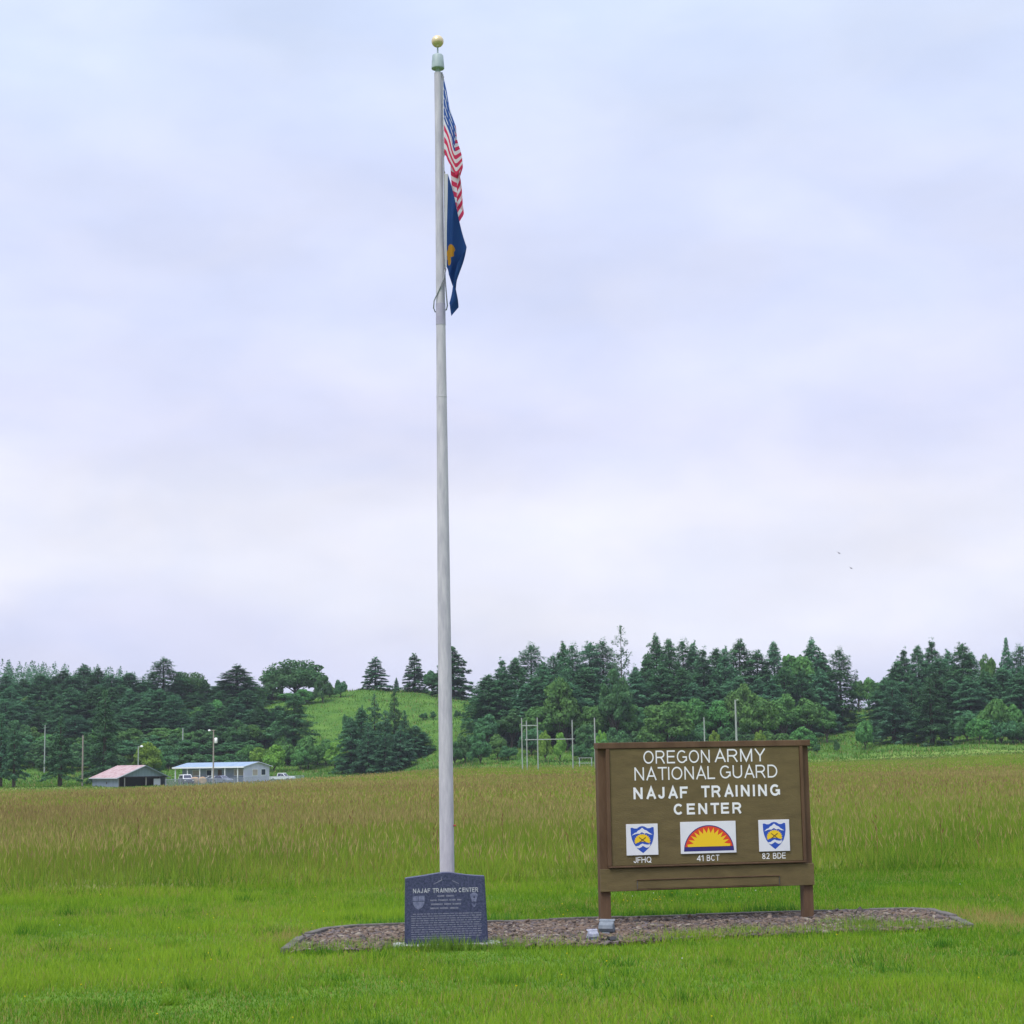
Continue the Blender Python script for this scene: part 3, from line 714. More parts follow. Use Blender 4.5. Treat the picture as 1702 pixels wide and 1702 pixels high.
def us_x(u, v):
    return crv(u, [0, .014, .062, .108, .120, .10, .08, .07, .12, .10]) * (1 - v) + crv(u, [0, .022, .065, .112, .200, .145, .08, .055, .215, .12]) * v + 0.006 * np.sin(8 * v + 17 * u) * ss(u / .2)
def us_y(u, v):
    return crv(u, [0, -.012, -.035, -.085, -.040, .03, .06, .045, .0, .03]) + 0.014 * np.sin(5 * v + 9 * u) * u
def us_d(u, v):
    return crv(u, [0, .10, .33, .54, .58, .60, .62, .68, .74, .84]) * (1 - v) + crv(u, [0, .02, .12, .25, .12, .26, .40, .50, .57, .70]) * v
cloth('flag', 0.815, 8.275, us_x, us_y, us_d, us_col, 'American stars and stripes flag hanging limp near the top of the pole', 'flag')

def or_col(u, v, P):
    c = np.tile(np.array((0.028, 0.072, 0.225)), (len(u), 1))
    c[u < 0.035] = (0.66, 0.67, 0.70)
    x, z = P[:, 0], P[:, 2]
    q = ((x - 0.052) / 0.040) ** 2 + ((z + 0.80 - 0.4 * (x - .05)) / 0.070) ** 2
    tail = ((x - 0.040) / 0.016) ** 2 + ((z + 0.89) / 0.045) ** 2
    g = ((q + 0.25 * np.sin(60 * x + 90 * z) < 1) | (tail < 1)) & (u > 0.04) & (u < 0.35)
    c[g] = (0.48, 0.24, 0.035)
    return c
def or_x(u, v):
    top = np.interp(u, [0, 0.035, 0.2, 0.62, 0.82, 1.0], [0, 0.034, 0.08, 0.208, 0.115, 0.085])
    bot = np.interp(u, [0, 0.035, 0.2, 0.5, 0.75, 1.0], [0, 0.010, 0.03, 0.10, 0.03, 0.060])
    return top * (1 - v) + bot * v + 0.055 * ss((u - .7) / .3) * np.interp(v, [0, .75, 1], [0, 1, 0]) + 0.007 * np.sin(7 * v + 10 * u) * ss(u / .1)
def or_y(u, v):
    return -0.012 - 0.10 * np.sin(u * 8.5 + .5 * v) * ss(u / .3) * (1 - .4 * v) - 0.05 * ss((u - .1) / .3) + 0.02 * np.sin(3 * v + 11 * u) * u
def or_d(u, v):
    tp = np.interp(u, [0, 0.035, 0.2, 0.62, 0.82, 1.0], [0, 0.004, 0.22, 0.73, 0.92, 1.12])
    bt = np.interp(u, [0, 0.035, 0.3, 0.7, 1.0], [0, 0.002, 0.14, 0.36, 0.50])
    return tp * (1 - v) + bt * v
cloth('flag', 0.936, 7.264, or_x, or_y, or_d, or_col, 'navy blue state flag with gold emblem hanging limp under the striped flag', 'flag')

# ------------------------------------------------------------------ the brown sign
sg = thing('sign', 'large brown wooden training center sign with white lettering on two posts', 'sign', (0.766, 17.48, 0), R(12.5))
for (a, b2) in ((0.004, 0.104), (2.044, 2.144)):
    MB().box(a, b2, -0.045, 0.055, -0.12, 1.722, 0.006).build('post', M['sign_frame'], sg)
MB().box(0.107, 2.041, -0.0515, -0.020, 0.500, 1.690, 0.002).build('board', M['sign_panel'], sg)
bd = MB().box(0.112, 2.036, -0.082, -0.054, 0.580, 1.681, 0.004).build('face_panel', M['sign_panel'], sg)
MB().box(-0.004, 2.152, -0.092, 0.060, 1.684, 1.742, 0.006).build('top_rail', M['sign_frame'], sg)
MB().box(0.080, 2.068, -0.100, -0.057, 0.562, 0.578, 0.004).build('bottom_ledge', M['sign_frame'], sg)
for (a, b2) in ((0.076, 0.109), (2.039, 2.070)):
    MB().box(a, b2, -0.095, -0.050, 0.582, 1.680, 0.004).build('side_trim', M['sign_frame'], sg)
MB().box(0.000, 2.148, -0.075, -0.049, 0.342, 0.552, 0.004).build('lower_board', M['sign_panel'], sg)
MB().box(0.352, 1.790, -0.090, -0.077, 0.440, 0.448, 0.002).build('slot_rail', M['sign_frame'], sg)
MB().box(0.352, 1.790, -0.090, -0.077, 0.350, 0.356, 0.002).build('slot_rail', M['sign_frame'], sg)
MB().box(0.362, 1.780, -0.0835, -0.077, 0.360, 0.436, 0.002).build('name_slat', M['sign_panel'], sg)
for a in (0.354, 1.782): MB().box(a, a + 0.006, -0.086, -0.077, 0.358, 0.438).build('slot_end', M['concrete'], sg)
YF = -0.0822
WL = M['white_letter']
for (wd_, a_, b_, z_a, z_b, st_) in [('OREGON', 0.449, 1.117, 1.536, 1.660, .115), ('ARMY', 1.165, 1.688, 1.540, 1.664, .115),
        ('NATIONAL', 0.356, 1.164, 1.379, 1.503, .115), ('GUARD', 1.216, 1.803, 1.382, 1.507, .115),
        ('NAJAF', 0.341, 0.884, 1.202, 1.313, .20), ('TRAINING', 1.020, 1.823, 1.206, 1.317, .20), ('CENTER', 0.738, 1.424, 1.046, 1.151, .20),
        ('JFHQ', 0.326, 0.500, 0.603, 0.659, .14), ('41', 0.957, 1.022, 0.602, 0.658, .14), ('BCT', 1.056, 1.183, 0.602, 0.658, .14),
        ('82', 1.618, 1.692, 0.604, 0.661, .14), ('BDE', 1.728, 1.858, 0.604, 0.661, .14)]:
    text('lettering', wd_, a_, b_, z_a, z_b, YF, WL, bd, st_, gap=0.34 if st_ == .20 else 0.2)

def shield_plaque(u0, u1, z0, z1):
    pl = MB().box(u0, u1, YF - 0.012, YF - 0.0005, z0, z1, 0.002).build('emblem_plaque', M['white_plate'], sg)
    y = YF - 0.012
    def T(pts): return [(u0 + (px - 95) / 295 * (u1 - u0), z1 - (py - 105) / 295 * (z1 - z0)) for px, py in pts]
    def add(name, m, pts, k): MB().prism(T(pts), y - 0.0008 * (k + 1), y - 0.0008 * k + (-0.0001 if k else 0), 'y').build(name, M[m], pl)
    add('shield', 'emblem_blue', [(135, 140), (150, 138), (172, 146), (195, 146), (220, 130), (243, 125), (266, 130), (291, 146), (314, 146), (336, 136), (351, 138), (353, 200), (345, 250), (330, 295), (300, 335), (270, 362), (247, 380), (224, 362), (194, 335), (165, 295), (146, 250), (136, 200)], 0)
    add('mountain', 'white_plate', [(146, 212), (170, 190), (190, 184), (203, 168), (218, 162), (243, 140), (262, 158), (285, 168), (308, 188), (340, 208), (310, 204), (285, 192), (262, 196), (240, 182), (218, 196), (190, 196)], 1)
    sp_ = []
    for k in range(29):
        a = math.pi * (1 + 0.12) - math.pi * 1.24 * k / 28; rr = 78 if k % 2 == 0 else 66
        sp_.append((243 + rr * math.cos(a), 268 - rr * 0.92 * math.sin(a)))
    sp_ += [(285, 280), (243, 272), (200, 280)]
    add('sun', 'emblem_yellow', sp_, 1)
    add('wave', 'white_plate', [(176, 316), (205, 312), (228, 296), (245, 290), (262, 298), (285, 302), (318, 300), (304, 326), (280, 332), (262, 322), (246, 312), (230, 324), (210, 334), (190, 328)], 1)
    for s in (-1, 1): add('rifle', 'emblem_brown', [(243 + s * -32, 276), (243 + s * -26, 281), (243 + s * 34, 234), (243 + s * 29, 229)], 2 + (s > 0))
shield_plaque(0.257, 0.570, 0.675, 0.968)
shield_plaque(1.588, 1.902, 0.676, 0.977)
u0, u1, z0, z1 = 0.796, 1.354, 0.675, 0.976
pl = MB().box(u0, u1, YF - 0.012, YF - 0.0005, z0, z1, 0.002).build('emblem_plaque', M['white_plate'], sg)
y = YF - 0.012; cx, cz, rr = (u0 + u1) / 2 + 0.003, z0 + 0.022, 0.252
def halfdisc(r_, zlo, n=40): return [(cx - r_, zlo)] + [(cx + r_ * math.cos(a), max(zlo, cz + r_ * 0.97 * math.sin(a))) for a in np.linspace(math.pi, 0, n)][1:-1] + [(cx + r_, zlo)]
MB().prism(halfdisc(rr, cz), y - 0.0008, y, 'y').build('half_disc', M['emblem_navy'], pl)
MB().prism(halfdisc(rr - 0.010, cz + 0.042), y - 0.0016, y - 0.0009, 'y').build('red_field', M['emblem_red'], pl)
sp_ = [(cx - 0.212, cz + 0.042)]
nray = 13
for k in range(2 * nray + 1):
    a = math.pi - math.pi * k / (2 * nray)
    r_ = 0.218 if k % 2 == 1 else 0.158
    if k in (0, 2 * nray): continue
    sp_.append((cx + r_ * math.cos(a), cz + 0.042 + max(0.004, (r_ - 0.02) * 0.92 * math.sin(a))))
sp_.append((cx + 0.212, cz + 0.042))
MB().prism(sp_, y - 0.0024, y - 0.0017, 'y').build('sun', M['emblem_yellow'], pl)

# ------------------------------------------------------------------ granite monument
mo = thing('monument', 'dark blue grey granite monument slab engraved with a dedication, foot of the flagpole', 'monument', (-0.982, 15.80, 0), R(5))
top = [(0.012, 0.598), (0.05, 0.604), (0.12, 0.612), (0.20, 0.622), (0.28, 0.634), (0.35, 0.642), (0.40, 0.640), (0.47, 0.628), (0.54, 0.617), (0.62, 0.609), (0.695, 0.604)]
slab = MB().prism([(0.724, -0.02), (0.003, -0.02)] + top, 0.0, 0.15, 'y', bev=0.006).build('slab', M['granite'], mo)
MB().box(-0.095, 0.825, -0.048, 0.22, -0.06, 0.044, 0.010).build('footing', M['concrete_pale'], mo)
for wd_, a_, b_ in (('NAJAF', 0.077, 0.226), ('TRAINING', 0.246, 0.452), ('CENTER', 0.470, 0.638)):
    text('inscription', wd_, a_, b_, 0.474, 0.512, -0.0004, M['engraving'], slab, 0.19, 0.0008)
random.seed(8)
mb = MB()
def words(x0, x1, z, hh, wmin, wmax):
    x = x0
    while x < x1 - wmin * .6:
        wl = min(random.uniform(wmin, wmax), x1 - x); mb.box(x, x + wl, -0.0011, 0.0002, z - hh / 2, z + hh / 2); x += wl + hh * 0.9
for z, a, b2 in ((0.446, 0.285, 0.43), (0.411, 0.224, 0.493), (0.377, 0.232, 0.489), (0.343, 0.222, 0.498)): words(a, b2, z, 0.013, 0.05, 0.10)
mb.build('name_lines', M['engraving_faint'], slab)
mb = MB()
for k in range(12): words(0.058 if k else 0.075, 0.663 if k < 11 else 0.58, 0.297 - k * 0.0188, 0.0075, 0.018, 0.06)
mb.build('paragraph_lines', M['engraving_faint'], slab)
S = lambda px, py: (0.124 + (px - 375) / 1702 * 160 / 3000 * 15.9 * 1.0, 0.396 - (py - 630) / 1702 * 160 / 3000 * 15.9)
sh = MB().prism([S(*p) for p in [(275, 525), (375, 520), (480, 520), (482, 600), (470, 665), (440, 710), (375, 752), (315, 720), (285, 665), (273, 600)]], -0.0016, -0.0003, 'y').build('shield_relief', M['etched_shield'], slab)
MB().prism([S(365, 522), S(375, 522), S(375, 605), S(365, 605)], -0.0026, -0.0018, 'y').build('shield_line', M['granite'], sh)
MB().prism([S(276, 605), S(480, 605), S(480, 616), S(276, 616)], -0.0026, -0.0018, 'y').build('shield_line', M['granite'], sh)
em = MB().prism([S(*p) for p in [(1268, 515), (1300, 490), (1333, 480), (1366, 490), (1398, 515), (1392, 560), (1376, 600), (1370, 640), (1333, 632), (1296, 640), (1290, 600), (1274, 560)]], -0.0016, -0.0003, 'y').build('crest_relief', M['etched_shield'], slab)
MB().prism([S(*p) for p in [(1325, 540), (1345, 540), (1350, 570), (1335, 585), (1320, 570)]], -0.0026, -0.0018, 'y').build('crest_eye', M['granite'], em)
MB().prism([S(*p) for p in [(1290, 670), (1312, 672), (1333, 700), (1355, 672), (1378, 670), (1345, 730), (1322, 730)]], -0.0016, -0.0003, 'y').build('crest_relief', M['etched_shield'], slab)
MB().prism([S(*p) for p in [(640, 335), (790, 262), (782, 246), (790, 205), (775, 200), (772, 250), (636, 322)]], -0.0014, -0.0003, 'y').build('mountain_line', M['engraving_faint'], slab)
MB().prism([S(*p) for p in [(960, 268), (1075, 320), (1070, 333), (955, 278)]], -0.0014, -0.0003, 'y').build('mountain_line', M['engraving_faint'], slab)

# ------------------------------------------------------------------ ground floodlights in the bed
def floodlight(loc, rz, tilt, label, m_body, sc_=1.0):
    r = thing('floodlight', label, 'floodlight', loc, rz, None)
    MB().lathe([(0.012, -0.03), (0.012, 0.05)], 10).build('stake', M['lamp_grey'], r)
    MB().box(-0.035, 0.035, -0.035, 0.035, 0.0, 0.025, 0.004).build('junction_box', M['lamp_grey'], r)
    hd = bpy.data.objects.new('head', MB_mesh_head(sc_)); hd.data.materials.append(m_body); link(hd, r)
    hd.location = (0, 0, 0.062 * sc_ + 0.01); hd.rotation_euler = (tilt, 0, 0)
    MB().box(-0.07 * sc_, 0.07 * sc_, -0.0462 * sc_, -0.0425 * sc_, -0.045 * sc_, 0.045 * sc_, 0.001).build('lens', M['lamp_glass'], hd)
    MB().tube([(-0.084 * sc_, 0, 0), (-0.084 * sc_, 0, -0.05 * sc_), (0.084 * sc_, 0, -0.05 * sc_), (0.084 * sc_, 0, 0)], 0.005, 6).build('bracket', M['lamp_grey'], r).location = (0, 0, 0.062 * sc_ + 0.01)
    return r
def MB_mesh_head(s):
    b = MB(); b.prism([(-0.042 * s, -0.055 * s), (-0.042 * s, 0.055 * s), (0.02 * s, 0.045 * s), (0.045 * s, 0.02 * s), (0.045 * s, -0.02 * s), (0.02 * s, -0.045 * s)], -0.08 * s, 0.08 * s, 'x', bev=0.004)
    b.box(-0.085 * s, 0.085 * s, -0.075 * s, -0.04 * s, 0.052 * s, 0.058 * s)
    me = bpy.data.meshes.new('head'); bmesh.ops.triangulate(b.bm, faces=[f for f in b.bm.faces if len(f.verts) > 4]); b.bm.to_mesh(me); b.bm.free(); return me
floodlight((0.64, 16.05, 0.02), R(-150), R(-35), 'silver ground floodlight tipped over in the gravel by the sign post', M['lamp_silver'], 0.62)
floodlight((0.79, 16.62, 0.02), R(160), R(-30), 'grey box floodlight aimed up at the sign, in front of its post', M['lamp_grey'], 0.85)
floodlight((0.80, 15.95, 0.005), R(30), R(40), 'small black and pale floodlight lying low in the grass edge', M['lamp_black'], 0.5)

# ------------------------------------------------------------------ poles and frames in the field
def wpole(x, y, h, rad, m, label, cat='utility pole', group=None, parts=None):
    z = float(terrain(x, y)); r = thing('utility_pole', label, cat, (x, y, z), 0, group)
    MB().tube([(0, 0, -0.5), (0, 0, h * .5), (0.0, 0, h)], [rad * 1.15, rad, rad * 0.8], 10).build('shaft', M[m], r)
    for nm, me_fn, mm in (parts or []): me_fn().build(nm, M[mm], r)
    return r
wpole(-101.53, 392, 10.20, 0.13, 'pole_pale', 'thin pale pole at the edge of the wood beside the lone conifer', parts=[])
wpole(-75.70, 318, 8.81, 0.14, 'pole_wood', 'brown wooden pole standing just behind the end of the barn', parts=[])
wpole(-68.89, 332, 6.99, 0.11, 'pole_pale', 'grey pole with a white lamp rising behind the barn roof', parts=[('lamp_arm', lambda: MB().tube([(0, 0, 6.79), (.45, 0, 6.89)], .05, 6), 'pole_pale'), ('lamp_head', lambda: MB().lathe([(.10, 0), (.26, .05), (.28, .18), (.2, .32), (.05, .36)], 14, (.6, 0, 6.74)), 'lamp_head')])
wpole(-73.61, 402, 7.68, 0.16, 'pole_pale', 'weathered grey pole at the wood edge behind the long house', parts=[])
wpole(-53.35, 321, 9.51, 0.13, 'pole_wood', 'utility pole with lamp and white transformer in front of the house', parts=[('lamp_arm', lambda: MB().tube([(.3, 0, 9.36), (-.7, 0, 9.46)], .05, 6), 'pole_wood'), ('lamp_head', lambda: MB().lathe([(.10, 0), (.24, .05), (.26, .15), (.1, .3)], 14, (-.75, 0, 9.26)), 'lamp_head'), ('transformer', lambda: MB().lathe([(.2, 0), (.27, .06), (.27, .85), (.18, .95)], 16, (.42, 0, 7.16)), 'lamp_head')])
wpole(34.44, 332, 8.61, 0.12, 'pole_pale', 'short pale pole between the bushes behind the top of the sign', parts=[])
wpole(37.11, 306, 10.90, 0.17, 'pole_pale', 'tall pale pole with a short side arm behind the top of the sign', parts=[('side_arm', lambda: MB().tube([(0, 0, 10.75), (.55, 0, 10.90)], .06, 6), 'pole_pale')])
wpole(10.43, 240, 6.86, 0.1, 'pole_pale', 'single pale post standing in the field against the sign edge', parts=[])


def hframe(name, label, x0, x1, y, h, hb, m='pole_pale', rad=0.075, over=0.25):
    xc = (x0 + x1) / 2; z = float(terrain(xc, y)); r = thing(name, label, 'goal frame', (xc, y, z))
    hw = abs(x1 - x0) / 2
    for s in (-1, 1): MB().tube([(s * hw, 0, -0.4), (s * hw, 0, h)], rad, 8).build('upright', M[m], r)
    MB().tube([(-hw - over, 0, hb), (hw + over, 0, hb)], rad * 0.8, 8).build('crossbar', M[m], r)
    return r
hframe('goal_frame', 'wide white goal frame with low crossbar out in the field', 1.43, 7.41, 238, 6.62, 4.12, over=0.25)
hframe('goal_frame', 'narrow pale frame with high crossbar overlapping the wide goal frame', 0.77, 2.73, 228, 6.79, 5.81, over=0.1)
bz_ = -0.01
bn = thing('bleacher', 'small pale plank bleacher in the grass by the single post', 'bleacher', (11.40, 300, bz_))
for q in range(2):
    MB().box(-1.2, 1.2, .5 * q, .5 * q + .3, .75 + .85 * q, .85 + .85 * q).build('plank', M['pole_pale'], bn)
for s in (-1, 1): MB().prism([(0.02, -.2), (.78, -.2), (.78, 1.59), (.52, 1.59), (.28, .74), (.02, .74)], s * 1.0, s * 1.0 + .08, 'x').build('side_support', M['fence_metal'], bn)


# ------------------------------------------------------------------ barn
def quad_obj(name, pts, m, parent, thick=0.06):
    """a flat four-cornered panel with real thickness"""
    p = [Vector(q) for q in pts]; n = (p[1] - p[0]).cross(p[3] - p[0]).normalized() * thick
    v = [tuple(q) for q in p] + [tuple(q - n) for q in p]
    f = [(0, 1, 2, 3), (7, 6, 5, 4), (0, 4, 5, 1), (1, 5, 6, 2), (2, 6, 7, 3), (3, 7, 4, 0)]
    me = bpy.data.meshes.new(name); me.from_pydata(v, [], f); me.update()
    return obj(name, me, m, parent)

BX, BY = -65.94, 302.0
bz = float(terrain(BX, BY)) - 0.15
ba = thing('barn', 'low open ended barn with faded pink metal roof and blue grey walls', 'barn', (BX, BY, bz), R(35))
# local frame: x along the gable end (to the right and away), y along the long side (to the left and away)
W_, L_, EH, RH = 8.6, 11.2, 1.85, 3.75
nb = 12
for k in range(nb):     # long side: board by board
    MB().box(-0.02 + 0.012 * (k % 2), 0.06, L_ * k / nb + 0.01, L_ * (k + 1) / nb - 0.01, 0, EH - 0.02).build('board', M['barn_wall'], ba)
MB().box(W_ - 0.06, W_, 0, L_, 0, EH - 0.02).build('wall', M['barn_wall'], ba)
MB().box(0.08, W_ - 0.08, L_ - 0.08, L_, 0, EH - 0.02).build('wall', M['barn_wall'], ba)
for yy, nm in ((0.0, 'M'), (L_ - 0.07, 'M')):
    MB().prism([(0.0, EH), (W_, EH), (W_ * .54, RH - 0.05)], yy, yy + 0.06, 'y').build('gable', M['barn_gable'], ba)
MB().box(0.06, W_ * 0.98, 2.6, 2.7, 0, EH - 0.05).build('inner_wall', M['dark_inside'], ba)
rx = W_ * .54
nsh = 14
for k in range(nsh):     # roof sheets
    y0, y1 = -0.35 + (L_ + 0.7) * k / nsh, -0.35 + (L_ + 0.7) * (k + 1) / nsh - 0.02
    dz = 0.012 * (k % 2)
    quad_obj('roof_sheet', [(-0.45, y0, EH - 0.15 + dz), (-0.45, y1, EH - 0.15 + dz), (rx, y1, RH + dz), (rx, y0, RH + dz)][::-1], M['barn_roof'], ba, 0.03)
    quad_obj('roof_sheet', [(rx + .01, y0, RH + dz), (rx + .01, y1, RH + dz), (W_ + 0.6, y1, EH - 0.2 + dz), (W_ + 0.6, y0, EH - 0.2 + dz)][::-1], M['barn_roof'], ba, 0.03)
MB().box(-0.50, -0.455, -0.35, L_ + 0.35, EH - 0.28, EH - 0.12).build('fascia', M['fascia'], ba)
for s_, (xa, za, xb, zb) in enumerate(((-0.45, EH - 0.2, rx, RH - 0.05), (rx + .02, RH - 0.05, W_ + 0.6, EH - 0.25))):
    quad_obj('verge_board', [(xa, -0.40, za - .1), (xb, -0.40, zb - .1), (xb, -0.40, zb + .06), (xa, -0.40, za + .06)], M['fascia'] if s_ == 0 else M['barn_gable'], ba, 0.04)
for xx in (0.05, 1.1, W_ * .57, W_ - 0.15): MB().box(xx, xx + 0.16, 0.07, 0.22, 0, EH).build('post', M['timber_grey'], ba)
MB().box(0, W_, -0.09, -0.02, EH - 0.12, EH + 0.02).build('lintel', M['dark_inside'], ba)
MB().box(W_ * .76, W_ * .9, 0.5, 0.6, 0, 1.45).build('inside_door', M['fascia'], ba)
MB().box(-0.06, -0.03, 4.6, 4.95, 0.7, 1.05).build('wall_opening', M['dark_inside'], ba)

# ------------------------------------------------------------------ house
HX, HY = -49.37, 330.0
hz = float(terrain(HX, HY))
ho = thing('house', 'single storey pale lavender house with a long porch and blue metal roof', 'house', (HX, HY, hz), R(90 - 37))
# local frame: x along the gable end (right and away), y along the front (left and away)
W_, L_, EH, RH = 6.6, 18.2, 3.0, 3.85
PW = 1.9
MB().box(PW, W_, 0.02, 0.14, 0.3, EH).build('wall', M['house_wall'], ho)
MB().box(0.10, PW - 0.01, 0.02, 0.14, 0.3, EH - 0.02).build('wall', M['house_wall'], ho)
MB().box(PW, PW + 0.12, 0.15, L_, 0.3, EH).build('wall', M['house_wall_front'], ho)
MB().box(W_ - 0.12, W_, 0.15, L_, 0.3, EH).build('wall', M['house_wall'], ho)
MB().box(PW + .13, W_ - .13, L_ - .12, L_, 0.3, EH).build('wall', M['house_wall'], ho)
MB().prism([(0.1, EH), (W_, EH), (W_ * .52, RH - 0.1)], 0.021, 0.14, 'y').build('gable', M['house_wall'], ho)
MB().box(PW - .0, W_ - .02, 0.06, L_ - .03, -0.3, 0.29).build('plinth', M['timber_grey'], ho)
dk = MB().box(0.02, PW - .02, 0.06, L_ - .03, -0.2, 0.29).build('porch_deck', M['timber_grey'], ho)
rx = W_ * .52
for k in range(16):
    y0, y1 = -0.35 + (L_ + 0.7) * k / 16, -0.35 + (L_ + 0.7) * (k + 1) / 16 - 0.02
    quad_obj('roof_sheet', [(-0.3, y0, EH + .02), (-0.3, y1, EH + .02), (rx, y1, RH), (rx, y0, RH)][::-1], M['house_roof'], ho, 0.05)
    quad_obj('roof_sheet', [(rx + .01, y0, RH), (rx + .01, y1, RH), (W_ + .45, y1, EH), (W_ + .45, y0, EH)][::-1], M['house_roof'], ho, 0.05)
MB().box(-0.36, -0.305, -0.35, L_ + .35, EH - 0.20, EH + .06).build('fascia', M['house_white'], ho)
quad_obj('verge_board', [(-0.3, -0.40, EH - .1), (rx, -0.40, RH - .12), (rx, -0.40, RH + .02), (-0.3, -0.40, EH + .04)], M['fascia'], ho, 0.04)
quad_obj('verge_board', [(rx + .01, -0.40, RH - .12), (W_ + .45, -0.40, EH - .12), (W_ + .45, -0.40, EH + .02), (rx + .01, -0.40, RH + .02)], M['fascia'], ho, 0.04)
for k in range(6): MB().box(-0.1, 0.06, 1.4 + k * 3.3, 1.56 + k * 3.3, 0.0, EH).build('porch_post', M['house_white'], ho)
def window(x0, x1, y, z0, z1, m, axis='y'):
    d = 0.05
    if axis == 'y': fr = MB().box(x0, x1, y - d, y, z0, z1).build('window', M['house_white'], ho); MB().box(x0 + .09, x1 - .09, y - d - .012, y - d + .01, z0 + .09, z1 - .09).build('pane', M[m], fr)
    else: fr = MB().box(y - d, y, x0, x1, z0, z1).build('window', M['house_white'], ho); MB().box(y - d - .012, y - d + .01, x0 + .09, x1 - .09, z0 + .09, z1 - .09).build('pane', M[m], fr)
window(2.2, 3.6, 0.02, 1.35, 2.55, 'window_tan'); window(4.4, 5.6, 0.02, 1.35, 2.55, 'window_dark')
window(1.9, 4.4, PW, 1.35, 2.6, 'window_tan', 'x'); window(10.2, 11.6, PW, 1.4, 2.5, 'window_dark', 'x'); window(13.4, 15.4, PW, 1.4, 2.5, 'window_tan', 'x')
dr = MB().box(PW - .05, PW, 7.6, 8.6, 0.3, 2.45).build('door', M['door_brown'], ho); MB().box(PW - .11, PW - .05, 7.72, 7.78, 1.25, 1.4).build('handle', M['rim'], dr)
st = MB()
for k in range(3): st.box(-0.35 - 0.35 * k, -0.02 - 0.35 * k - (0.001 if k else 0), 7.4, 8.9, -0.3, 0.24 - 0.16 * k)
st.build('steps', M['concrete'], ho)
for yy in (7.35, 8.95): MB().tube([(-0.05, yy, 1.35), (-1.35, yy, 0.85), (-1.35, yy, -0.3)], 0.06, 6).build('stair_rail', M['house_white'], ho)

# ------------------------------------------------------------------ vehicles
def vehicle(name, label, cat, loc, rz, lower, cabin, wid, paint, wheels, windows, wr=0.34, roof=None, group=None):
    """side outlines in (x along the car, z); windows as side panels"""
    r = thing(name, label, cat, loc, rz, group)
    hw = wid / 2
    body = MB().prism(lower, -hw, hw, 'y', bev=0.05).build('body', M[paint], r)
    bm = bmesh.new(); n = len(cabin)
    zlo, zhi = min(p[1] for p in cabin), max(p[1] for p in cabin)
    sides = []
    for s in (-1, 1):
        sides.append([bm.verts.new((x, s * (hw - 0.06 - 0.16 * (z - zlo) / (zhi - zlo)), z)) for x, z in cabin])
    bm.faces.new(sides[0]); bm.faces.new(sides[1][::-1])
    for i in range(n): bm.faces.new((sides[0][i], sides[1][i], sides[1][(i + 1) % n], sides[0][(i + 1) % n]))
    bmesh.ops.recalc_face_normals(bm, faces=bm.faces[:])
    bmesh.ops.triangulate(bm, faces=[f for f in bm.faces if len(f.verts) > 4])
    me = bpy.data.meshes.new('cabin'); bm.to_mesh(me); bm.free(); obj('cabin', me, M[roof or paint], r)
    def side_y(z): return hw - 0.06 - 0.16 * (z - zlo) / (zhi - zlo)
    for q in windows:
        for s in (-1, 1):
            pts = [(x, s * (side_y(z) + 0.012), z) for x, z in q]
            if s > 0: pts = pts[::-1]
            quad_obj('side_window', pts, M['window_dark'], r, 0.01)
    # windscreen and rear screen: the sloping ends of the cabin outline
    (xa, za), (xb, zb), (xc, zc), (xd, zd) = cabin[0], cabin[1], cabin[-2], cabin[-1]
    for nm, (x0, z0, x1, z1), s in (('rear_window', (xa, za, xb, zb), -1), ('windscreen', (xd, zd, xc, zc), 1)):
        f0, f1 = 0.15, 0.88; e = 0.015 * s
        p0 = (x0 + (x1 - x0) * f0 + e, z0 + (z1 - z0) * f0); p1 = (x0 + (x1 - x0) * f1 + e, z0 + (z1 - z0) * f1)
        y0, y1 = side_y(p0[1]) - .1, side_y(p1[1]) - .1
        pts = [(p0[0], -y0, p0[1]), (p0[0], y0, p0[1]), (p1[0], y1, p1[1]), (p1[0], -y1, p1[1])]
        if s < 0: pts = pts[::-1]
        quad_obj(nm, pts, M['window_dark'], r, 0.01)
    for wx in wheels:
        for s in (-1, 1):
            wh = MB().tube([(wx, s * (hw - 0.20), wr), (wx, s * (hw + 0.02), wr)], wr, 20).build('wheel', M['tyre'], r)
            MB().tube([(wx, s * (hw + 0.021), wr), (wx, s * (hw + 0.035), wr)], wr * .6, 14).build('rim', M['rim'], wh)
    xf, xr = max(p[0] for p in lower), min(p[0] for p in lower)
    zf = 0.72
    for s in (-1, 1):
        MB().box(xf - 0.06, xf + 0.01, s * (hw - .2) - .14, s * (hw - .2) + .14, zf - .08, zf + .08).build('headlight', M['light_lens'], r)
        MB().box(xr - 0.01, xr + .05, s * (hw - .12) - .07, s * (hw - .12) + .07, zf, zf + .2).build('tail_light', M['tail_lens'], r)
    return r
vehicle('pickup_truck', 'white pickup truck parked on the grass past the end of the house', 'pickup truck', (-44.96, 350, -1.92), R(-18),
        [(-2.45, .45), (-2.45, 1.02), (-.6, 1.04), (1.0, 1.04), (2.2, .96), (2.45, .8), (2.45, .45)], [(-.75, 1.0), (-.6, 1.66), (.4, 1.66), (1.0, 1.0)], 1.8, 'car_white', (-1.5, 1.55), [[(-.6, 1.08), (.1, 1.08), (.1, 1.58), (-.5, 1.58)], [(.16, 1.08), (.82, 1.08), (.36, 1.58), (.16, 1.58)]])
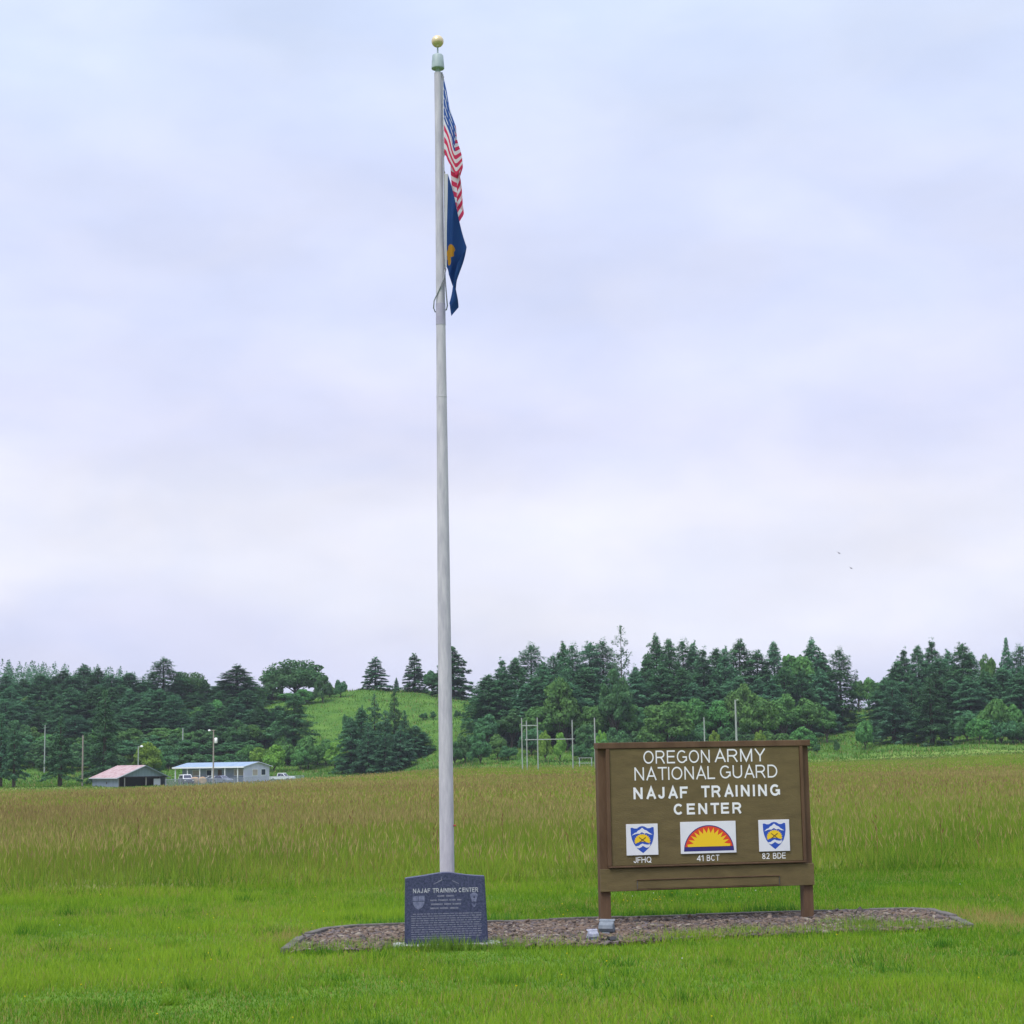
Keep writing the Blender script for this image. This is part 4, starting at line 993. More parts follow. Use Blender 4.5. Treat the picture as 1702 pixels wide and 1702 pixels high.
vehicle('car', 'blue grey hatchback car parked in front of the porch', 'car', (-51.89, 322, -1.86), R(-38),
        [(-1.9, .35), (-1.95, .85), (-1.7, .98), (.9, .95), (1.8, .82), (1.95, .65), (1.95, .35)], [(-1.75, .95), (-1.2, 1.45), (.1, 1.47), (.95, .94)], 1.65, 'car_blue', (-1.2, 1.25), [[(-1.35, 1.0), (-.45, 1.0), (-.45, 1.4), (-1.05, 1.4)], [(-.38, 1.0), (.72, 1.0), (.1, 1.4), (-.38, 1.4)]])
vehicle('van', 'dark van with a white roof parked at the porch end beside the bales', 'van', (-57.43, 317, -1.82), R(-66),
        [(-2.2, .4), (-2.2, 1.05), (1.2, 1.05), (2.0, .98), (2.2, .8), (2.2, .4)], [(-2.1, 1.02), (-2.0, 1.75), (.7, 1.75), (1.3, 1.02)], 1.8, 'car_dark', (-1.4, 1.4), [[(-1.8, 1.08), (-.9, 1.08), (-.9, 1.62), (-1.75, 1.62)], [(-.8, 1.08), (.1, 1.08), (.1, 1.62), (-.8, 1.62)], [(.18, 1.08), (1.05, 1.08), (.68, 1.62), (.18, 1.62)]], roof='car_white')
o = MB().lathe([(.45, -.62), (.62, -.60), (.67, -.5), (.67, .5), (.62, .60), (.45, .62)], 22).build('hay_bale', M['hay']); o.rotation_euler = (R(90), 0, R(-12)); o.location = Vector((-55.77, 316.5, -1.82)) + Vector((0, 0, .64))
tag(o, 'round tan hay bale between the dark van and the house steps', 'hay bale', 'hay bales by the house')
o = MB().lathe([(.45, -.62), (.62, -.60), (.67, -.5), (.67, .5), (.62, .60), (.45, .62)], 22).build('hay_bale', M['hay']); o.rotation_euler = (R(90), 0, R(15)); o.location = Vector((-54.46, 316.5, -1.81)) + Vector((0, 0, .64))
tag(o, 'round tan hay bale between the dark van and the house steps', 'hay bale', 'hay bales by the house')


# ------------------------------------------------------------------ trees
def quads_mesh(name, C, U, Vv):
    """leaf cards: centres and two half-axes"""
    n = len(C); P = np.empty((n, 4, 3)); P[:, 0] = C - U * .6; P[:, 1] = C + Vv; P[:, 2] = C + U; P[:, 3] = C - Vv
    return fast_mesh(name, P.reshape(-1, 3), np.arange(n * 4).reshape(n, 4))

def unit(a): return a / (np.linalg.norm(a, axis=-1, keepdims=True) + 1e-9)

def conifer_crown(seed, Rr=2.1, n=6500, z0=0.5, power=0.85, droop=0.28, rise=0.0, sz=0.20, gap=0.0, whorl=0.42, cone=True, jit=.24, wexp=1.4):
    r = np.random.default_rng(seed)
    # branches in loose whorls, each a drooping spray of needles; the outline is made uneven branch by branch
    zs_ = []; z = z0
    while z < 9.75:
        zs_.append(z); z += whorl * r.uniform(0.7, 1.3) * (1.15 - 0.06 * z)
    br = []
    for z in zs_:
        k = r.integers(6, 10)
        if r.random() < gap: k = max(2, k // 3)
        a0 = r.uniform(0, math.tau); f = r.uniform(0.82, 1.12)
        for i in range(k):
            prof = (1 - z / 10) ** power if cone else 1 - (z / 10) ** power
            ln = (Rr * prof + 0.10) * f * r.uniform(0.55, 1.18)
            br.append((z + r.normal(0, jit), a0 + math.tau * i / k + r.normal(0, .25), ln))
    br = np.array(br)
    p = br[:, 2] ** wexp + 0.06; p /= p.sum()
    bi = r.choice(len(br), n, p=p); b = br[bi]
    s = b[:, 2] * np.sqrt(r.uniform(0.03, 1, n))
    zz = b[:, 0] - droop * s * (0.6 + 0.4 * s / Rr) + rise * s
    wob = r.normal(0, 1, n) * (0.10 + 0.16 * (b[:, 2] - s).clip(0, 1.2))
    ca, sa = np.cos(b[:, 1]), np.sin(b[:, 1])
    C = np.stack([ca * s - sa * wob, sa * s + ca * wob, zz + r.normal(0, .11, n)], -1)
    spread = b[:, 1] + np.sign(wob) * r.uniform(0, 0.9, n)
    U = np.stack([np.cos(spread), np.sin(spread), -droop * 1.3 + rise + r.normal(0, .25, n)], -1)
    size = sz * r.uniform(0.6, 1.3, n) * (0.6 + 0.4 * (1 - zz / 10).clip(0, 1))
    U = unit(U); S_ = unit(np.cross(U, np.stack([r.normal(0, .35, n), r.normal(0, .35, n), np.ones(n)], -1)))
    Cn = np.concatenate([C, np.stack([r.normal(0, .10, 40), r.normal(0, .10, 40), r.uniform(9.2, 9.95, 40)], -1)])
    U = np.concatenate([U * size[:, None], np.tile([0, 0, .16], (40, 1))]); S_ = np.concatenate([S_ * size[:, None] * .5, r.normal(0, .06, (40, 3))])
    return quads_mesh('crown', Cn, U, S_)

def broad_crown(seed, n=6500, lobes=34, rx=3.2, z0=2.2, z1=10, sz=0.20, flat=1.0, low=0.0):
    r = np.random.default_rng(seed)
    zc, zr = (z0 + z1) / 2, (z1 - z0) / 2
    d = unit(r.normal(0, 1, (lobes, 3))); d[:, 2] = np.abs(d[:, 2]) * flat - low; d = unit(d)
    rad = r.uniform(0.45, 0.80, lobes)[:, None]
    lc = d * rad * [rx, rx, zr] + [0, 0, zc]; lr = r.uniform(0.20, 0.36, lobes) * rx
    li = r.integers(0, lobes, n); q = unit(r.normal(0, 1, (n, 3))); rr_ = lr[li] * r.uniform(0.55, 1.08, n) ** 0.6
    q2 = q * rr_[:, None]; q2[:, 2] *= 0.75
    C = lc[li] + q2
    nrm = unit(q + r.normal(0, .55, (n, 3))); U = unit(np.cross(nrm, r.normal(0, 1, (n, 3)))); S_ = np.cross(nrm, U)
    size = sz * r.uniform(0.5, 1.35, n)[:, None]
    C[:, 2] = np.maximum(C[:, 2], 0.05)
    return quads_mesh('crown', C, U * size, S_ * size * .75), lc

def trunk_mesh(seed, h, r0, limbs=None, lean=0.0):
    r = random.Random(seed); b = MB()
    b.tube([(0, 0, -0.4), (lean * .3, 0, h * .4), (lean, 0, h)], [r0 * 1.25, r0 * .8, r0 * .18], 8)
    for lc in (limbs if limbs is not None else []):
        zs0 = h * r.uniform(.25, .6)
        b.tube([(0, 0, zs0), (lc[0] * .5, lc[1] * .5, (zs0 + lc[2]) / 2 + .2), (lc[0] * .85, lc[1] * .85, lc[2])], [r0 * .45, r0 * .3, r0 * .1], 6)
    me = bpy.data.meshes.new('trunk'); b.bm.to_mesh(me); b.bm.free(); return me

PROTO = {}
def proto(kind, crowns, mats, trunk):
    PROTO[kind] = [(c, t_) for c, t_ in zip(crowns, trunk)]
    for c in crowns: c.materials.append(M[mats])
    for t_ in trunk: t_.materials.append(M['bark'])
cc = [conifer_crown(100 + i, Rr=2.2, n=17000, sz=.19, wexp=.9, cone=False, power=[3.4, 2.4, 4.4, 2.8, 2.0][i], droop=[.22, .3, .12, .25, .2][i], whorl=[.30, .36, .26, .33, .4][i], jit=.38) for i in range(5)]
proto('conifer', cc, 'needle', [trunk_mesh(i, 9.6, .17) for i in range(5)])
cc = [conifer_crown(150 + i, Rr=2.5, n=14000, z0=.15, sz=.22, wexp=1.1, power=.75, droop=[.2, .28][i], whorl=.55) for i in range(2)]
proto('spruce', cc, 'needle', [trunk_mesh(10 + i, 9.6, .17) for i in range(2)])
cc = [conifer_crown(200 + i, Rr=3.0, cone=False, power=[1.5, 1.2, 1.7][i], droop=.22, n=13000, sz=.20, jit=.34, z0=[1.3, .4, 1.6][i], gap=.15) for i in range(3)]
PROTO_BARE = [conifer_crown(260 + i, Rr=3.0, cone=False, power=1.4, droop=.2, n=7000, sz=.26, z0=1.9, gap=.2) for i in range(2)]
proto('bare_conifer', PROTO_BARE, 'needle_dark', [trunk_mesh(26 + i, 9.4, .30) for i in range(2)])
proto('wide_conifer', cc, 'needle_dark', [trunk_mesh(20 + i, 9.4, .24) for i in range(3)])
proto('open_pine', [conifer_crown(300, Rr=2.6, n=1900, z0=1.0, power=.55, droop=-.05, rise=.28, sz=.22, gap=.5, whorl=.75)], 'needle_pale', [trunk_mesh(30, 9.7, .12)])
def broads(kind, mname, seeds, **kw):
    cs, ts = [], []
    for s in seeds:
        c, lc = broad_crown(s, **kw); cs.append(c); ts.append(trunk_mesh(s, kw.get('z0', 2.2) + 4.2, .26, lc[::4]))
    proto(kind, cs, mname, ts)
broads('broadleaf', 'leaf', (401, 402, 403, 404), z0=0.2, n=8000, lobes=48, low=.35, sz=.24)
broads('dark_broadleaf', 'leaf_dark', (411, 412), z0=0.2, n=8000, lobes=48, low=.35, sz=.24)
broads('bright_tree', 'leaf_bright', (421, 422), z0=0.3, rx=3.6, n=8000, lobes=44, low=.35, sz=.24)
broads('oak', 'leaf_dark', (431,), n=13000, lobes=80, rx=5.6, z0=-1.0, sz=.27, low=.42)
broads('bush', 'leaf', (441, 442, 443), n=4500, lobes=34, rx=5.0, z0=-2.0, z1=10, sz=.42, low=.3)
broads('bright_bush', 'leaf_bright', (451, 452), n=4500, lobes=34, rx=5.0, z0=-2.0, z1=10, sz=.42, low=.3)
broads('dark_bush', 'leaf_dark', (461, 462), n=4500, lobes=34, rx=5.0, z0=-2.0, z1=10, sz=.42, low=.3)
NOMW = {'conifer': 4.0, 'spruce': 3.9, 'bare_conifer': 5.4, 'wide_conifer': 5.4, 'open_pine': 5.2, 'broadleaf': 6.6, 'dark_broadleaf': 6.6, 'bright_tree': 7.2, 'oak': 9.2, 'bush': 10.5, 'bright_bush': 10.5, 'dark_bush': 10.5}
TNAME = {'conifer': 'conifer_tree', 'wide_conifer': 'conifer_tree', 'spruce': 'spruce_tree', 'bare_conifer': 'conifer_tree', 'open_pine': 'pine_tree', 'broadleaf': 'broadleaf_tree', 'dark_broadleaf': 'broadleaf_tree', 'bright_tree': 'broadleaf_tree', 'oak': 'oak_tree', 'bush': 'bush', 'bright_bush': 'bush', 'dark_bush': 'bush'}
LABELS = {
    'lw_back_a': ('dark conifer in the upper hillside wood behind the pair of field conifers', 'upper wood conifers behind the pair of field conifers'),
    'lw_back_b': ('dark conifer in the upper hillside wood behind the barn', 'upper wood conifers behind the barn'),
    'lw_back_c': ('dark conifer in the upper hillside wood behind the long house', 'upper wood conifers behind the long house'),
    'lw_spire': ('tall dark conifer rising above the wood beside the flat topped tree', None),
    'lw_cone': ('broad pointed conifer standing above the wood behind the long house', None),
    'lw_oak': ('flat topped rounded tree on the skyline behind the barn and long house', None),
    'lw_leaf_a': ('mid green broadleaf tree in the lower wood behind the pair of field conifers', 'lower wood broadleaf trees behind the pair of field conifers'),
    'lw_leaf_c': ('mid green broadleaf tree in the lower wood behind the long house', 'lower wood broadleaf trees behind the long house'),
    'lw_leaf_b': ('mid green broadleaf tree in the lower wood behind the barn', 'lower wood broadleaf trees behind the barn'),
    'lw_low': ('dark conifer at the foot of the wood behind the farm', 'conifers at the foot of the wood'),
    'foot_dark': ('dark green bush at the foot of the wood', 'dark bushes along the foot of the wood'),
    'foot_bright': ('yellow green bush at the foot of the wood near the long house', 'yellow green bushes near the long house'),
    'foot_mid': ('mid green bush under the hillside between house and flagpole', 'bushes under the grassy hillside'),
    'farm_pair': ('dark conifer with bare lower trunk, one of a close pair by the field', 'pair of dark conifers by the field'),
    'farm_solo': ('dark open conifer with short bare trunk standing alone between two thin poles', None),
    'farm_big': ('large spreading dark conifer towering behind the barn roof', None),
    'farm_shrub': ('bright green young tree growing behind the barn', None),
    'farm_shrub2': ('darker green young tree touching the bright one behind the barn', None),
    'oak': ('big dark round crowned oak on the grassy hill crest', None),
    'crest_bush': ('leafy bush growing beside the big oak on the hill', 'bushes round the oak on the hill'),
    'crest1': ('neat cone shaped spruce alone on the bare hill crest', None),
    'crest2': ('cone shaped spruce on the hill crest just beside the flagpole', None),
    'crest3': ('tall wide spruce on the hill crest partly behind the flagpole', None),
    'crest4': ('shorter bushy tree on the crest between the two spruces at the flagpole', None),
    'crest5': ('tiny young spruce on the hill crest', None),
    'clump': ('dark spreading conifer in the clump at the foot of the grassy hill', 'conifer clump at the foot of the grassy hill'),
    'slope_conifer': ('dark conifer on the slope left bare of other trees, below the oak', None),
    'slope_small': ('small dark shrub dotted on the grassy hillside', 'small shrubs on the hillside'),
    'pole_bush': ('dark leafy bush at the foot of the hill beside the goal frames', 'bushes beside the goal frames'),
    'rw_a': ('dark conifer in the dense wood beyond the goal frames', 'dense wood conifers beyond the goal frames'),
    'rw_b': ('dark conifer in the dense wood over the sign', 'dense wood conifers over the sign'),
    'rw_c': ('dark conifer in the dense wood beside the gap', 'dense wood conifers beside the gap'),
    'rw_open': ('tall pale see through pine with bare trunk rising above the wood', None),
    'rw_round': ('large rounded broadleaf crown topping the wood above the sign', None),
    'rw_leaf_a': ('mid green broadleaf tree edging the dense wood beyond the goal frames', 'dense wood edge broadleaf trees beyond the goal frames'),
    'rw_leaf_b': ('mid green broadleaf tree edging the dense wood over the sign', 'dense wood edge broadleaf trees over the sign'),
    'rw_leaf_c': ('mid green broadleaf tree edging the dense wood beside the gap', 'dense wood edge broadleaf trees beside the gap'),
    'rw_b1': ('bright green bushy tree at the edge of the wood right above the sign', None),
    'rw_b2': ('fresh green rounded tree beside the pale pole above the sign', None),
    'rw_y': ('low yellow green bush showing just over the sign top', 'yellow green bushes above the sign'),
    'rw_foot_a': ('dark bush under the dense wood beyond the goal frames', 'dense wood bushes beyond the goal frames'),
    'rw_foot_b': ('dark bush under the dense wood over the sign', 'dense wood bushes over the sign'),
    'rw_foot_c': ('dark bush under the dense wood beside the gap', 'dense wood bushes beside the gap'),
    'saddle': ('pale leafy tree in the gap between the two woods', 'trees in the gap between the woods'),
    'rr': ('dark conifer in the separate wood past the gap beyond the sign', 'conifers in the wood past the gap'),
    'rr_leafy': ('slim leafy tree between the conifers of the wood past the gap', None),
    'rr_slim': ('slender spire topped spruce standing clear in the wood past the gap', None),
    'rr_f1': ('wide dark spruce branching to the ground, front of the wood past the gap', 'wide spruces at the front of the wood past the gap'),
    'rr_bush': ('rounded green bush in front of the wood past the gap', 'bushes in front of the wood past the gap'),
}
TREES = [
    ('conifer', -130.6, 464.6, 8.7, 8.2, 'lw_back_a'), ('conifer', -127.2, 469.1, 7.4, 8.5, 'lw_back_a'), ('conifer', -120.4, 459.9, 9.3, 9.1, 'lw_back_a'),
    ('conifer', -120.7, 483.7, 8.7, 10.9, 'lw_back_a'), ('conifer', -114.1, 479.4, 10.0, 8.9, 'lw_back_a'), ('conifer', -108.9, 473.0, 9.4, 9.0, 'lw_back_b'),
    ('conifer', -103.2, 462.8, 8.2, 8.2, 'lw_back_b'), ('conifer', -98.8, 464.0, 8.7, 10.9, 'lw_back_b'), ('conifer', -98.0, 481.2, 4.6, 10.9, 'lw_back_b'),
    ('conifer', -88.7, 480.4, 3.4, 8.8, 'lw_back_c'), ('conifer', -79.2, 466.7, 3.7, 10.0, 'lw_back_c'), ('conifer', -76.9, 478.5, 4.8, 11.0, 'lw_back_c'),
    ('conifer', -70.7, 482.6, 4.7, 8.5, 'lw_back_c'), ('conifer', -65.6, 475.0, 1.1, 10.3, 'lw_back_c'), ('conifer', -138.2, 472.2, 7.8, 8.6, 'lw_back_a'),
    ('conifer', -142.7, 471.3, 7.1, 8.3, 'lw_back_a'), ('conifer', -105.5, 484.2, 5.8, 11.2, 'lw_back_b'), ('conifer', -115.7, 473.3, 6.9, 9.0, 'lw_back_a'),
    ('conifer', -123.8, 483.4, 6.2, 10.2, 'lw_back_a'), ('conifer', -133.3, 482.7, 5.5, 11.1, 'lw_back_a'), ('conifer', -83.3, 472.2, 2.2, 9.4, 'lw_back_c'),
    ('conifer', -98.7, 474.8, 4.9, 9.5, 'lw_back_b'), ('conifer', -90.8, 468, 11.9, 10.3, 'lw_spire'), ('conifer', -70.9, 462, 10.0, 15.2, 'lw_cone'),
    ('oak', -85.7, 476, 7.9, 8.9, 'lw_oak'), ('conifer', -136.8, 443.1, 9.8, 8.3, 'lw_back_a'), ('conifer', -132.6, 439.6, 9.4, 10.4, 'lw_back_a'),
    ('broadleaf', -129.8, 436, 9.8, 6.7, 'lw_leaf_a'), ('broadleaf', -126.8, 436, 9.4, 6.2, 'lw_leaf_a'), ('conifer', -125.0, 437.4, 9.4, 11.0, 'lw_back_a'),
    ('conifer', -119.9, 430.7, 12.6, 9.8, 'lw_back_a'), ('conifer', -117.5, 428.3, 9.6, 9.3, 'lw_back_a'), ('broadleaf', -117.7, 436, 9.9, 7.9, 'lw_leaf_a'),
    ('broadleaf', -113.4, 436, 8.4, 5.9, 'lw_leaf_a'), ('conifer', -110.8, 433.9, 10.2, 11.1, 'lw_back_a'), ('conifer', -108.0, 428.6, 10.2, 9.2, 'lw_back_a'),
    ('conifer', -104.8, 427.8, 12.3, 9.7, 'lw_back_a'), ('conifer', -106.8, 442.8, 8.3, 9.3, 'lw_back_a'), ('conifer', -100.5, 429.0, 11.1, 10.9, 'lw_back_b'),
    ('conifer', -98.7, 428.0, 11.9, 10.0, 'lw_back_b'), ('conifer', -97.5, 438.0, 9.9, 9.0, 'lw_back_b'), ('conifer', -97.7, 447.9, 8.5, 10.4, 'lw_back_b'),
    ('conifer', -92.3, 433.9, 10.6, 7.9, 'lw_back_b'), ('conifer', -89.1, 434.3, 9.5, 8.6, 'lw_back_b'), ('conifer', -86.6, 429.8, 11.4, 8.5, 'lw_back_b'),
    ('conifer', -83.5, 425.2, 12.0, 10.8, 'lw_back_b'), ('conifer', -84.4, 445.6, 6.5, 10.4, 'lw_back_c'), ('broadleaf', -80.8, 436, 5.7, 6.7, 'lw_leaf_c'),
    ('conifer', -78.4, 446.2, 6.2, 9.2, 'lw_back_c'), ('broadleaf', -75.3, 436, 6.6, 6.7, 'lw_leaf_c'), ('broadleaf', -71.9, 436, 8.4, 6.6, 'lw_leaf_c'),
    ('conifer', -72.8, 447.3, 6.4, 11.5, 'lw_back_c'), ('conifer', -68.3, 438.9, 6.7, 10.6, 'lw_back_c'), ('conifer', -65.1, 440.5, 7.8, 9.6, 'lw_back_c'),
    ('conifer', -60.8, 429.2, 8.2, 7.7, 'lw_back_c'), ('conifer', -59.2, 430.2, 5.9, 9.1, 'lw_back_c'), ('conifer', -57.1, 437.2, 4.8, 10.9, 'lw_back_c'),
    ('dark_broadleaf', -127.5, 415.8, 8.1, 7.0, 'lw_leaf_a'), ('dark_broadleaf', -121.8, 406.9, 7.3, 7.2, 'lw_leaf_a'), ('dark_broadleaf', -119.7, 413.3, 8.8, 5.7, 'lw_leaf_a'),
    ('dark_broadleaf', -115.2, 409.6, 8.6, 6.2, 'lw_leaf_a'), ('dark_broadleaf', -112.6, 408.5, 9.9, 8.1, 'lw_leaf_a'), ('broadleaf', -109.1, 410.8, 8.0, 5.4, 'lw_leaf_a'),
    ('broadleaf', -106.6, 411.2, 5.7, 7.8, 'lw_leaf_a'), ('broadleaf', -104.6, 417.3, 5.0, 7.2, 'lw_leaf_a'), ('broadleaf', -101.3, 415.6, 4.6, 5.8, 'lw_leaf_a'),
    ('broadleaf', -96.1, 409.9, 6.2, 7.8, 'lw_leaf_a'), ('broadleaf', -92.0, 406.1, 9.0, 6.1, 'lw_leaf_b'), ('broadleaf', -90.2, 413.2, 6.5, 6.8, 'lw_leaf_b'),
    ('broadleaf', -86.2, 410.3, 7.1, 7.5, 'lw_leaf_b'), ('dark_broadleaf', -83.7, 406.6, 6.3, 7.9, 'lw_leaf_b'), ('broadleaf', -80.3, 412.8, 6.4, 8.1, 'lw_leaf_b'),
    ('broadleaf', -77.0, 411.3, 6.7, 5.6, 'lw_leaf_c'), ('broadleaf', -72.8, 410.1, 5.8, 6.5, 'lw_leaf_c'), ('dark_broadleaf', -69.6, 408.1, 7.0, 7.9, 'lw_leaf_c'),
    ('dark_broadleaf', -67.3, 414.1, 6.8, 7.9, 'lw_leaf_c'), ('dark_broadleaf', -62.8, 408.2, 8.9, 7.1, 'lw_leaf_c'), ('broadleaf', -60.4, 413.2, 6.6, 6.8, 'lw_leaf_c'),
    ('broadleaf', -57.6, 415.7, 4.2, 8.2, 'lw_leaf_c'), ('dark_broadleaf', -53.7, 413.9, 6.9, 8.3, 'lw_leaf_c'), ('conifer', -114.8, 413.8, 10.8, 9.7, 'lw_low'),
    ('conifer', -111.0, 422.9, 7.6, 8.0, 'lw_low'), ('conifer', -101.3, 417.8, 7.6, 9.7, 'lw_low'), ('conifer', -89.7, 415.2, 9.3, 9.4, 'lw_low'),
    ('conifer', -86.5, 419.6, 7.4, 9.7, 'lw_low'), ('conifer', -78.9, 419.9, 7.1, 9.8, 'lw_low'), ('conifer', -72.5, 415.4, 7.9, 8.7, 'lw_low'),
    ('conifer', -67.7, 415.2, 8.8, 8.4, 'lw_low'), ('conifer', -61.5, 420.5, 7.0, 8.9, 'lw_low'), ('dark_bush', -116.3, 396.2, 4.7, 6.3, 'foot_dark'),
    ('dark_bush', -110.3, 398.4, 3.6, 6.5, 'foot_dark'), ('dark_bush', -106.1, 399.8, 3.7, 6.0, 'foot_dark'), ('dark_bush', -101.7, 395.5, 3.7, 6.7, 'foot_dark'),
    ('dark_bush', -96.1, 394.0, 4.7, 7.6, 'foot_dark'), ('dark_bush', -92.6, 395.7, 3.7, 6.6, 'foot_dark'), ('dark_bush', -88.0, 398.6, 3.6, 6.2, 'foot_dark'),
    ('dark_bush', -75.4, 395.1, 3.5, 5.1, 'foot_dark'), ('dark_bush', -70.4, 396.1, 3.8, 6.3, 'foot_dark'), ('dark_bush', -67.1, 399.7, 2.7, 6.9, 'foot_dark'),
    ('dark_bush', -61.7, 394.8, 3.5, 7.3, 'foot_dark'), ('dark_bush', -76.9, 399.3, 4.8, 7.3, 'foot_dark'), ('dark_bush', -59.2, 395.9, 3.6, 6.9, 'foot_dark'),
    ('bright_bush', -54.8, 389.8, 5.5, 5.4, 'foot_bright'), ('bright_bush', -51.4, 386.5, 6.3, 5.8, 'foot_bright'), ('bright_bush', -77.9, 386.6, 6.8, 4.6, 'foot_bright'),
    ('bright_bush', -38.5, 386.4, 6.7, 5.0, 'foot_bright'), ('bright_bush', -36.1, 390.7, 4.8, 5.4, 'foot_bright'), ('bush', -49.8, 396.6, 5.7, 5.6, 'foot_mid'),
    ('bush', -45.9, 388.2, 5.4, 4.9, 'foot_mid'), ('bush', -43.3, 397.0, 4.6, 4.9, 'foot_mid'), ('bush', -51.2, 399.4, 7.0, 4.7, 'foot_mid'),
    ('bush', -44.7, 391.2, 8.0, 6.3, 'foot_mid'), ('bush', -41.3, 395.7, 6.5, 5.8, 'foot_mid'), ('bush', -58.5, 395.6, 5.4, 4.8, 'foot_mid'),
    ('conifer', -129.0, 421.6, 10.7, 9.0, 'lw_back_a'), ('conifer', -125.5, 420.0, 11.3, 9.4, 'lw_back_a'), ('conifer', -122.8, 422.6, 10.5, 7.9, 'lw_back_a'),
    ('conifer', -118.6, 422.0, 10.5, 9.4, 'lw_back_a'), ('conifer', -115.8, 423.6, 9.5, 8.2, 'lw_back_a'), ('conifer', -115.6, 431.8, 9.8, 8.1, 'lw_back_a'),
    ('conifer', -110.5, 429.5, 9.1, 7.5, 'lw_back_a'), ('conifer', -106.1, 420.2, 10.1, 7.7, 'lw_back_a'), ('conifer', -104.7, 426.4, 7.4, 9.5, 'lw_back_a'),
    ('conifer', -101.4, 430.4, 7.0, 9.1, 'lw_back_a'), ('conifer', -95.7, 422.1, 10.2, 8.5, 'lw_back_b'), ('conifer', -95.5, 430.8, 7.9, 8.2, 'lw_back_b'),
    ('conifer', -89.3, 425.0, 7.9, 9.1, 'lw_back_b'), ('conifer', -86.7, 426.9, 9.8, 9.3, 'lw_back_b'), ('conifer', -83.7, 425.7, 7.6, 9.4, 'lw_back_b'),
    ('conifer', -79.5, 422.8, 11.1, 8.0, 'lw_back_c'), ('conifer', -77.3, 420.5, 8.1, 8.0, 'lw_back_c'), ('conifer', -75.2, 431.1, 5.6, 7.8, 'lw_back_c'),
    ('conifer', -72.7, 429.9, 7.5, 9.1, 'lw_back_c'), ('conifer', -68.5, 424.0, 7.7, 8.7, 'lw_back_c'), ('conifer', -65.3, 426.1, 9.0, 9.5, 'lw_back_c'),
    ('conifer', -59.8, 420.9, 7.9, 7.7, 'lw_back_c'), ('conifer', -59.1, 430.7, 5.3, 9.8, 'lw_back_c'), ('conifer', -55.4, 422.6, 7.9, 7.8, 'lw_back_c'),
    ('dark_broadleaf', -120.3, 406.9, 6.0, 7.8, 'lw_leaf_a'), ('dark_broadleaf', -115.1, 402.0, 6.8, 7.0, 'lw_leaf_a'), ('dark_broadleaf', -112.9, 404.1, 6.3, 7.1, 'lw_leaf_a'),
    ('dark_broadleaf', -108.7, 405.2, 6.8, 6.6, 'lw_leaf_a'), ('dark_broadleaf', -104.4, 403.6, 6.3, 8.0, 'lw_leaf_a'), ('dark_broadleaf', -100.9, 406.7, 4.5, 8.0, 'lw_leaf_a'),
    ('dark_broadleaf', -95.7, 402.3, 5.7, 6.5, 'lw_leaf_a'), ('dark_broadleaf', -92.9, 404.7, 5.9, 7.4, 'lw_leaf_b'), ('dark_broadleaf', -87.3, 402.9, 5.7, 7.9, 'lw_leaf_b'),
    ('dark_broadleaf', -83.5, 405.2, 5.4, 8.0, 'lw_leaf_b'), ('dark_broadleaf', -80.6, 404.9, 6.4, 7.6, 'lw_leaf_b'), ('dark_broadleaf', -75.6, 404.4, 6.6, 6.4, 'lw_leaf_c'),
    ('dark_broadleaf', -72.3, 401.6, 6.0, 7.6, 'lw_leaf_c'), ('dark_broadleaf', -68.3, 404.5, 4.5, 6.3, 'lw_leaf_c'), ('dark_broadleaf', -63.7, 407.0, 4.5, 7.9, 'lw_leaf_c'),
    ('dark_broadleaf', -59.5, 405.8, 4.3, 7.4, 'lw_leaf_c'), ('bare_conifer', -89.4, 316, 12.8, 5.5, 'farm_pair'), ('bare_conifer', -86.0, 312, 11.5, 5.0, 'farm_pair'),
    ('bare_conifer', -78.1, 312, 12.0, 6.2, 'farm_solo'), ('wide_conifer', -76.4, 338, 17.7, 9.9, 'farm_big'), ('bright_tree', -70.0, 345, 8.5, 6.0, 'farm_shrub'),
    ('broadleaf', -68.4, 348, 6.8, 3.2, 'farm_shrub2'), ('oak', -57.8, 476, 10.3, 14.6, 'oak'), ('dark_bush', -48.9, 460.3, 7.6, 5.2, 'crest_bush'),
    ('dark_bush', -44.9, 466.3, 5.4, 3.7, 'crest_bush'), ('dark_bush', -63.0, 469.9, 4.9, 7.2, 'crest_bush'), ('bush', -66.1, 461.7, 5.3, 6.2, 'crest_bush'),
    ('bush', -53.7, 460.5, 4.4, 6.1, 'crest_bush'), ('bush', -48.0, 469.5, 3.6, 4.1, 'crest_bush'), ('bush', -58.6, 466.7, 2.0, 6.8, 'crest_bush'),
    ('spruce', -37.1, 482, 8.8, 8.0, 'crest1'), ('spruce', -26.4, 476, 10.4, 7.3, 'crest2'), ('spruce', -16.0, 468, 13.7, 11.2, 'crest3'),
    ('dark_broadleaf', -21.5, 470, 7.6, 5.3, 'crest4'), ('spruce', -31.4, 480, 3.9, 1.9, 'crest5'), ('wide_conifer', -30.1, 388, 15.3, 6.2, 'clump'),
    ('wide_conifer', -25.6, 384, 15.4, 6.5, 'clump'), ('conifer', -32.3, 380, 13.3, 7.8, 'clump'), ('conifer', -34.1, 376, 11.6, 6.8, 'clump'),
    ('wide_conifer', -26.8, 374, 12.5, 8.2, 'clump'), ('wide_conifer', -23.2, 380, 10.8, 6.2, 'clump'), ('conifer', -21.1, 382, 6.6, 6.9, 'clump'),
    ('wide_conifer', -30.2, 372, 10.6, 6.1, 'clump'), ('wide_conifer', -23.5, 370, 8.9, 7.1, 'clump'), ('conifer', -19.5, 384, 4.4, 4.7, 'clump'),
    ('wide_conifer', -26.3, 366, 8.6, 7.0, 'clump'), ('conifer', -49.0, 402, 14.9, 9.6, 'slope_conifer'), ('dark_bush', -13.6, 425, 2.2, 2.0, 'slope_small'),
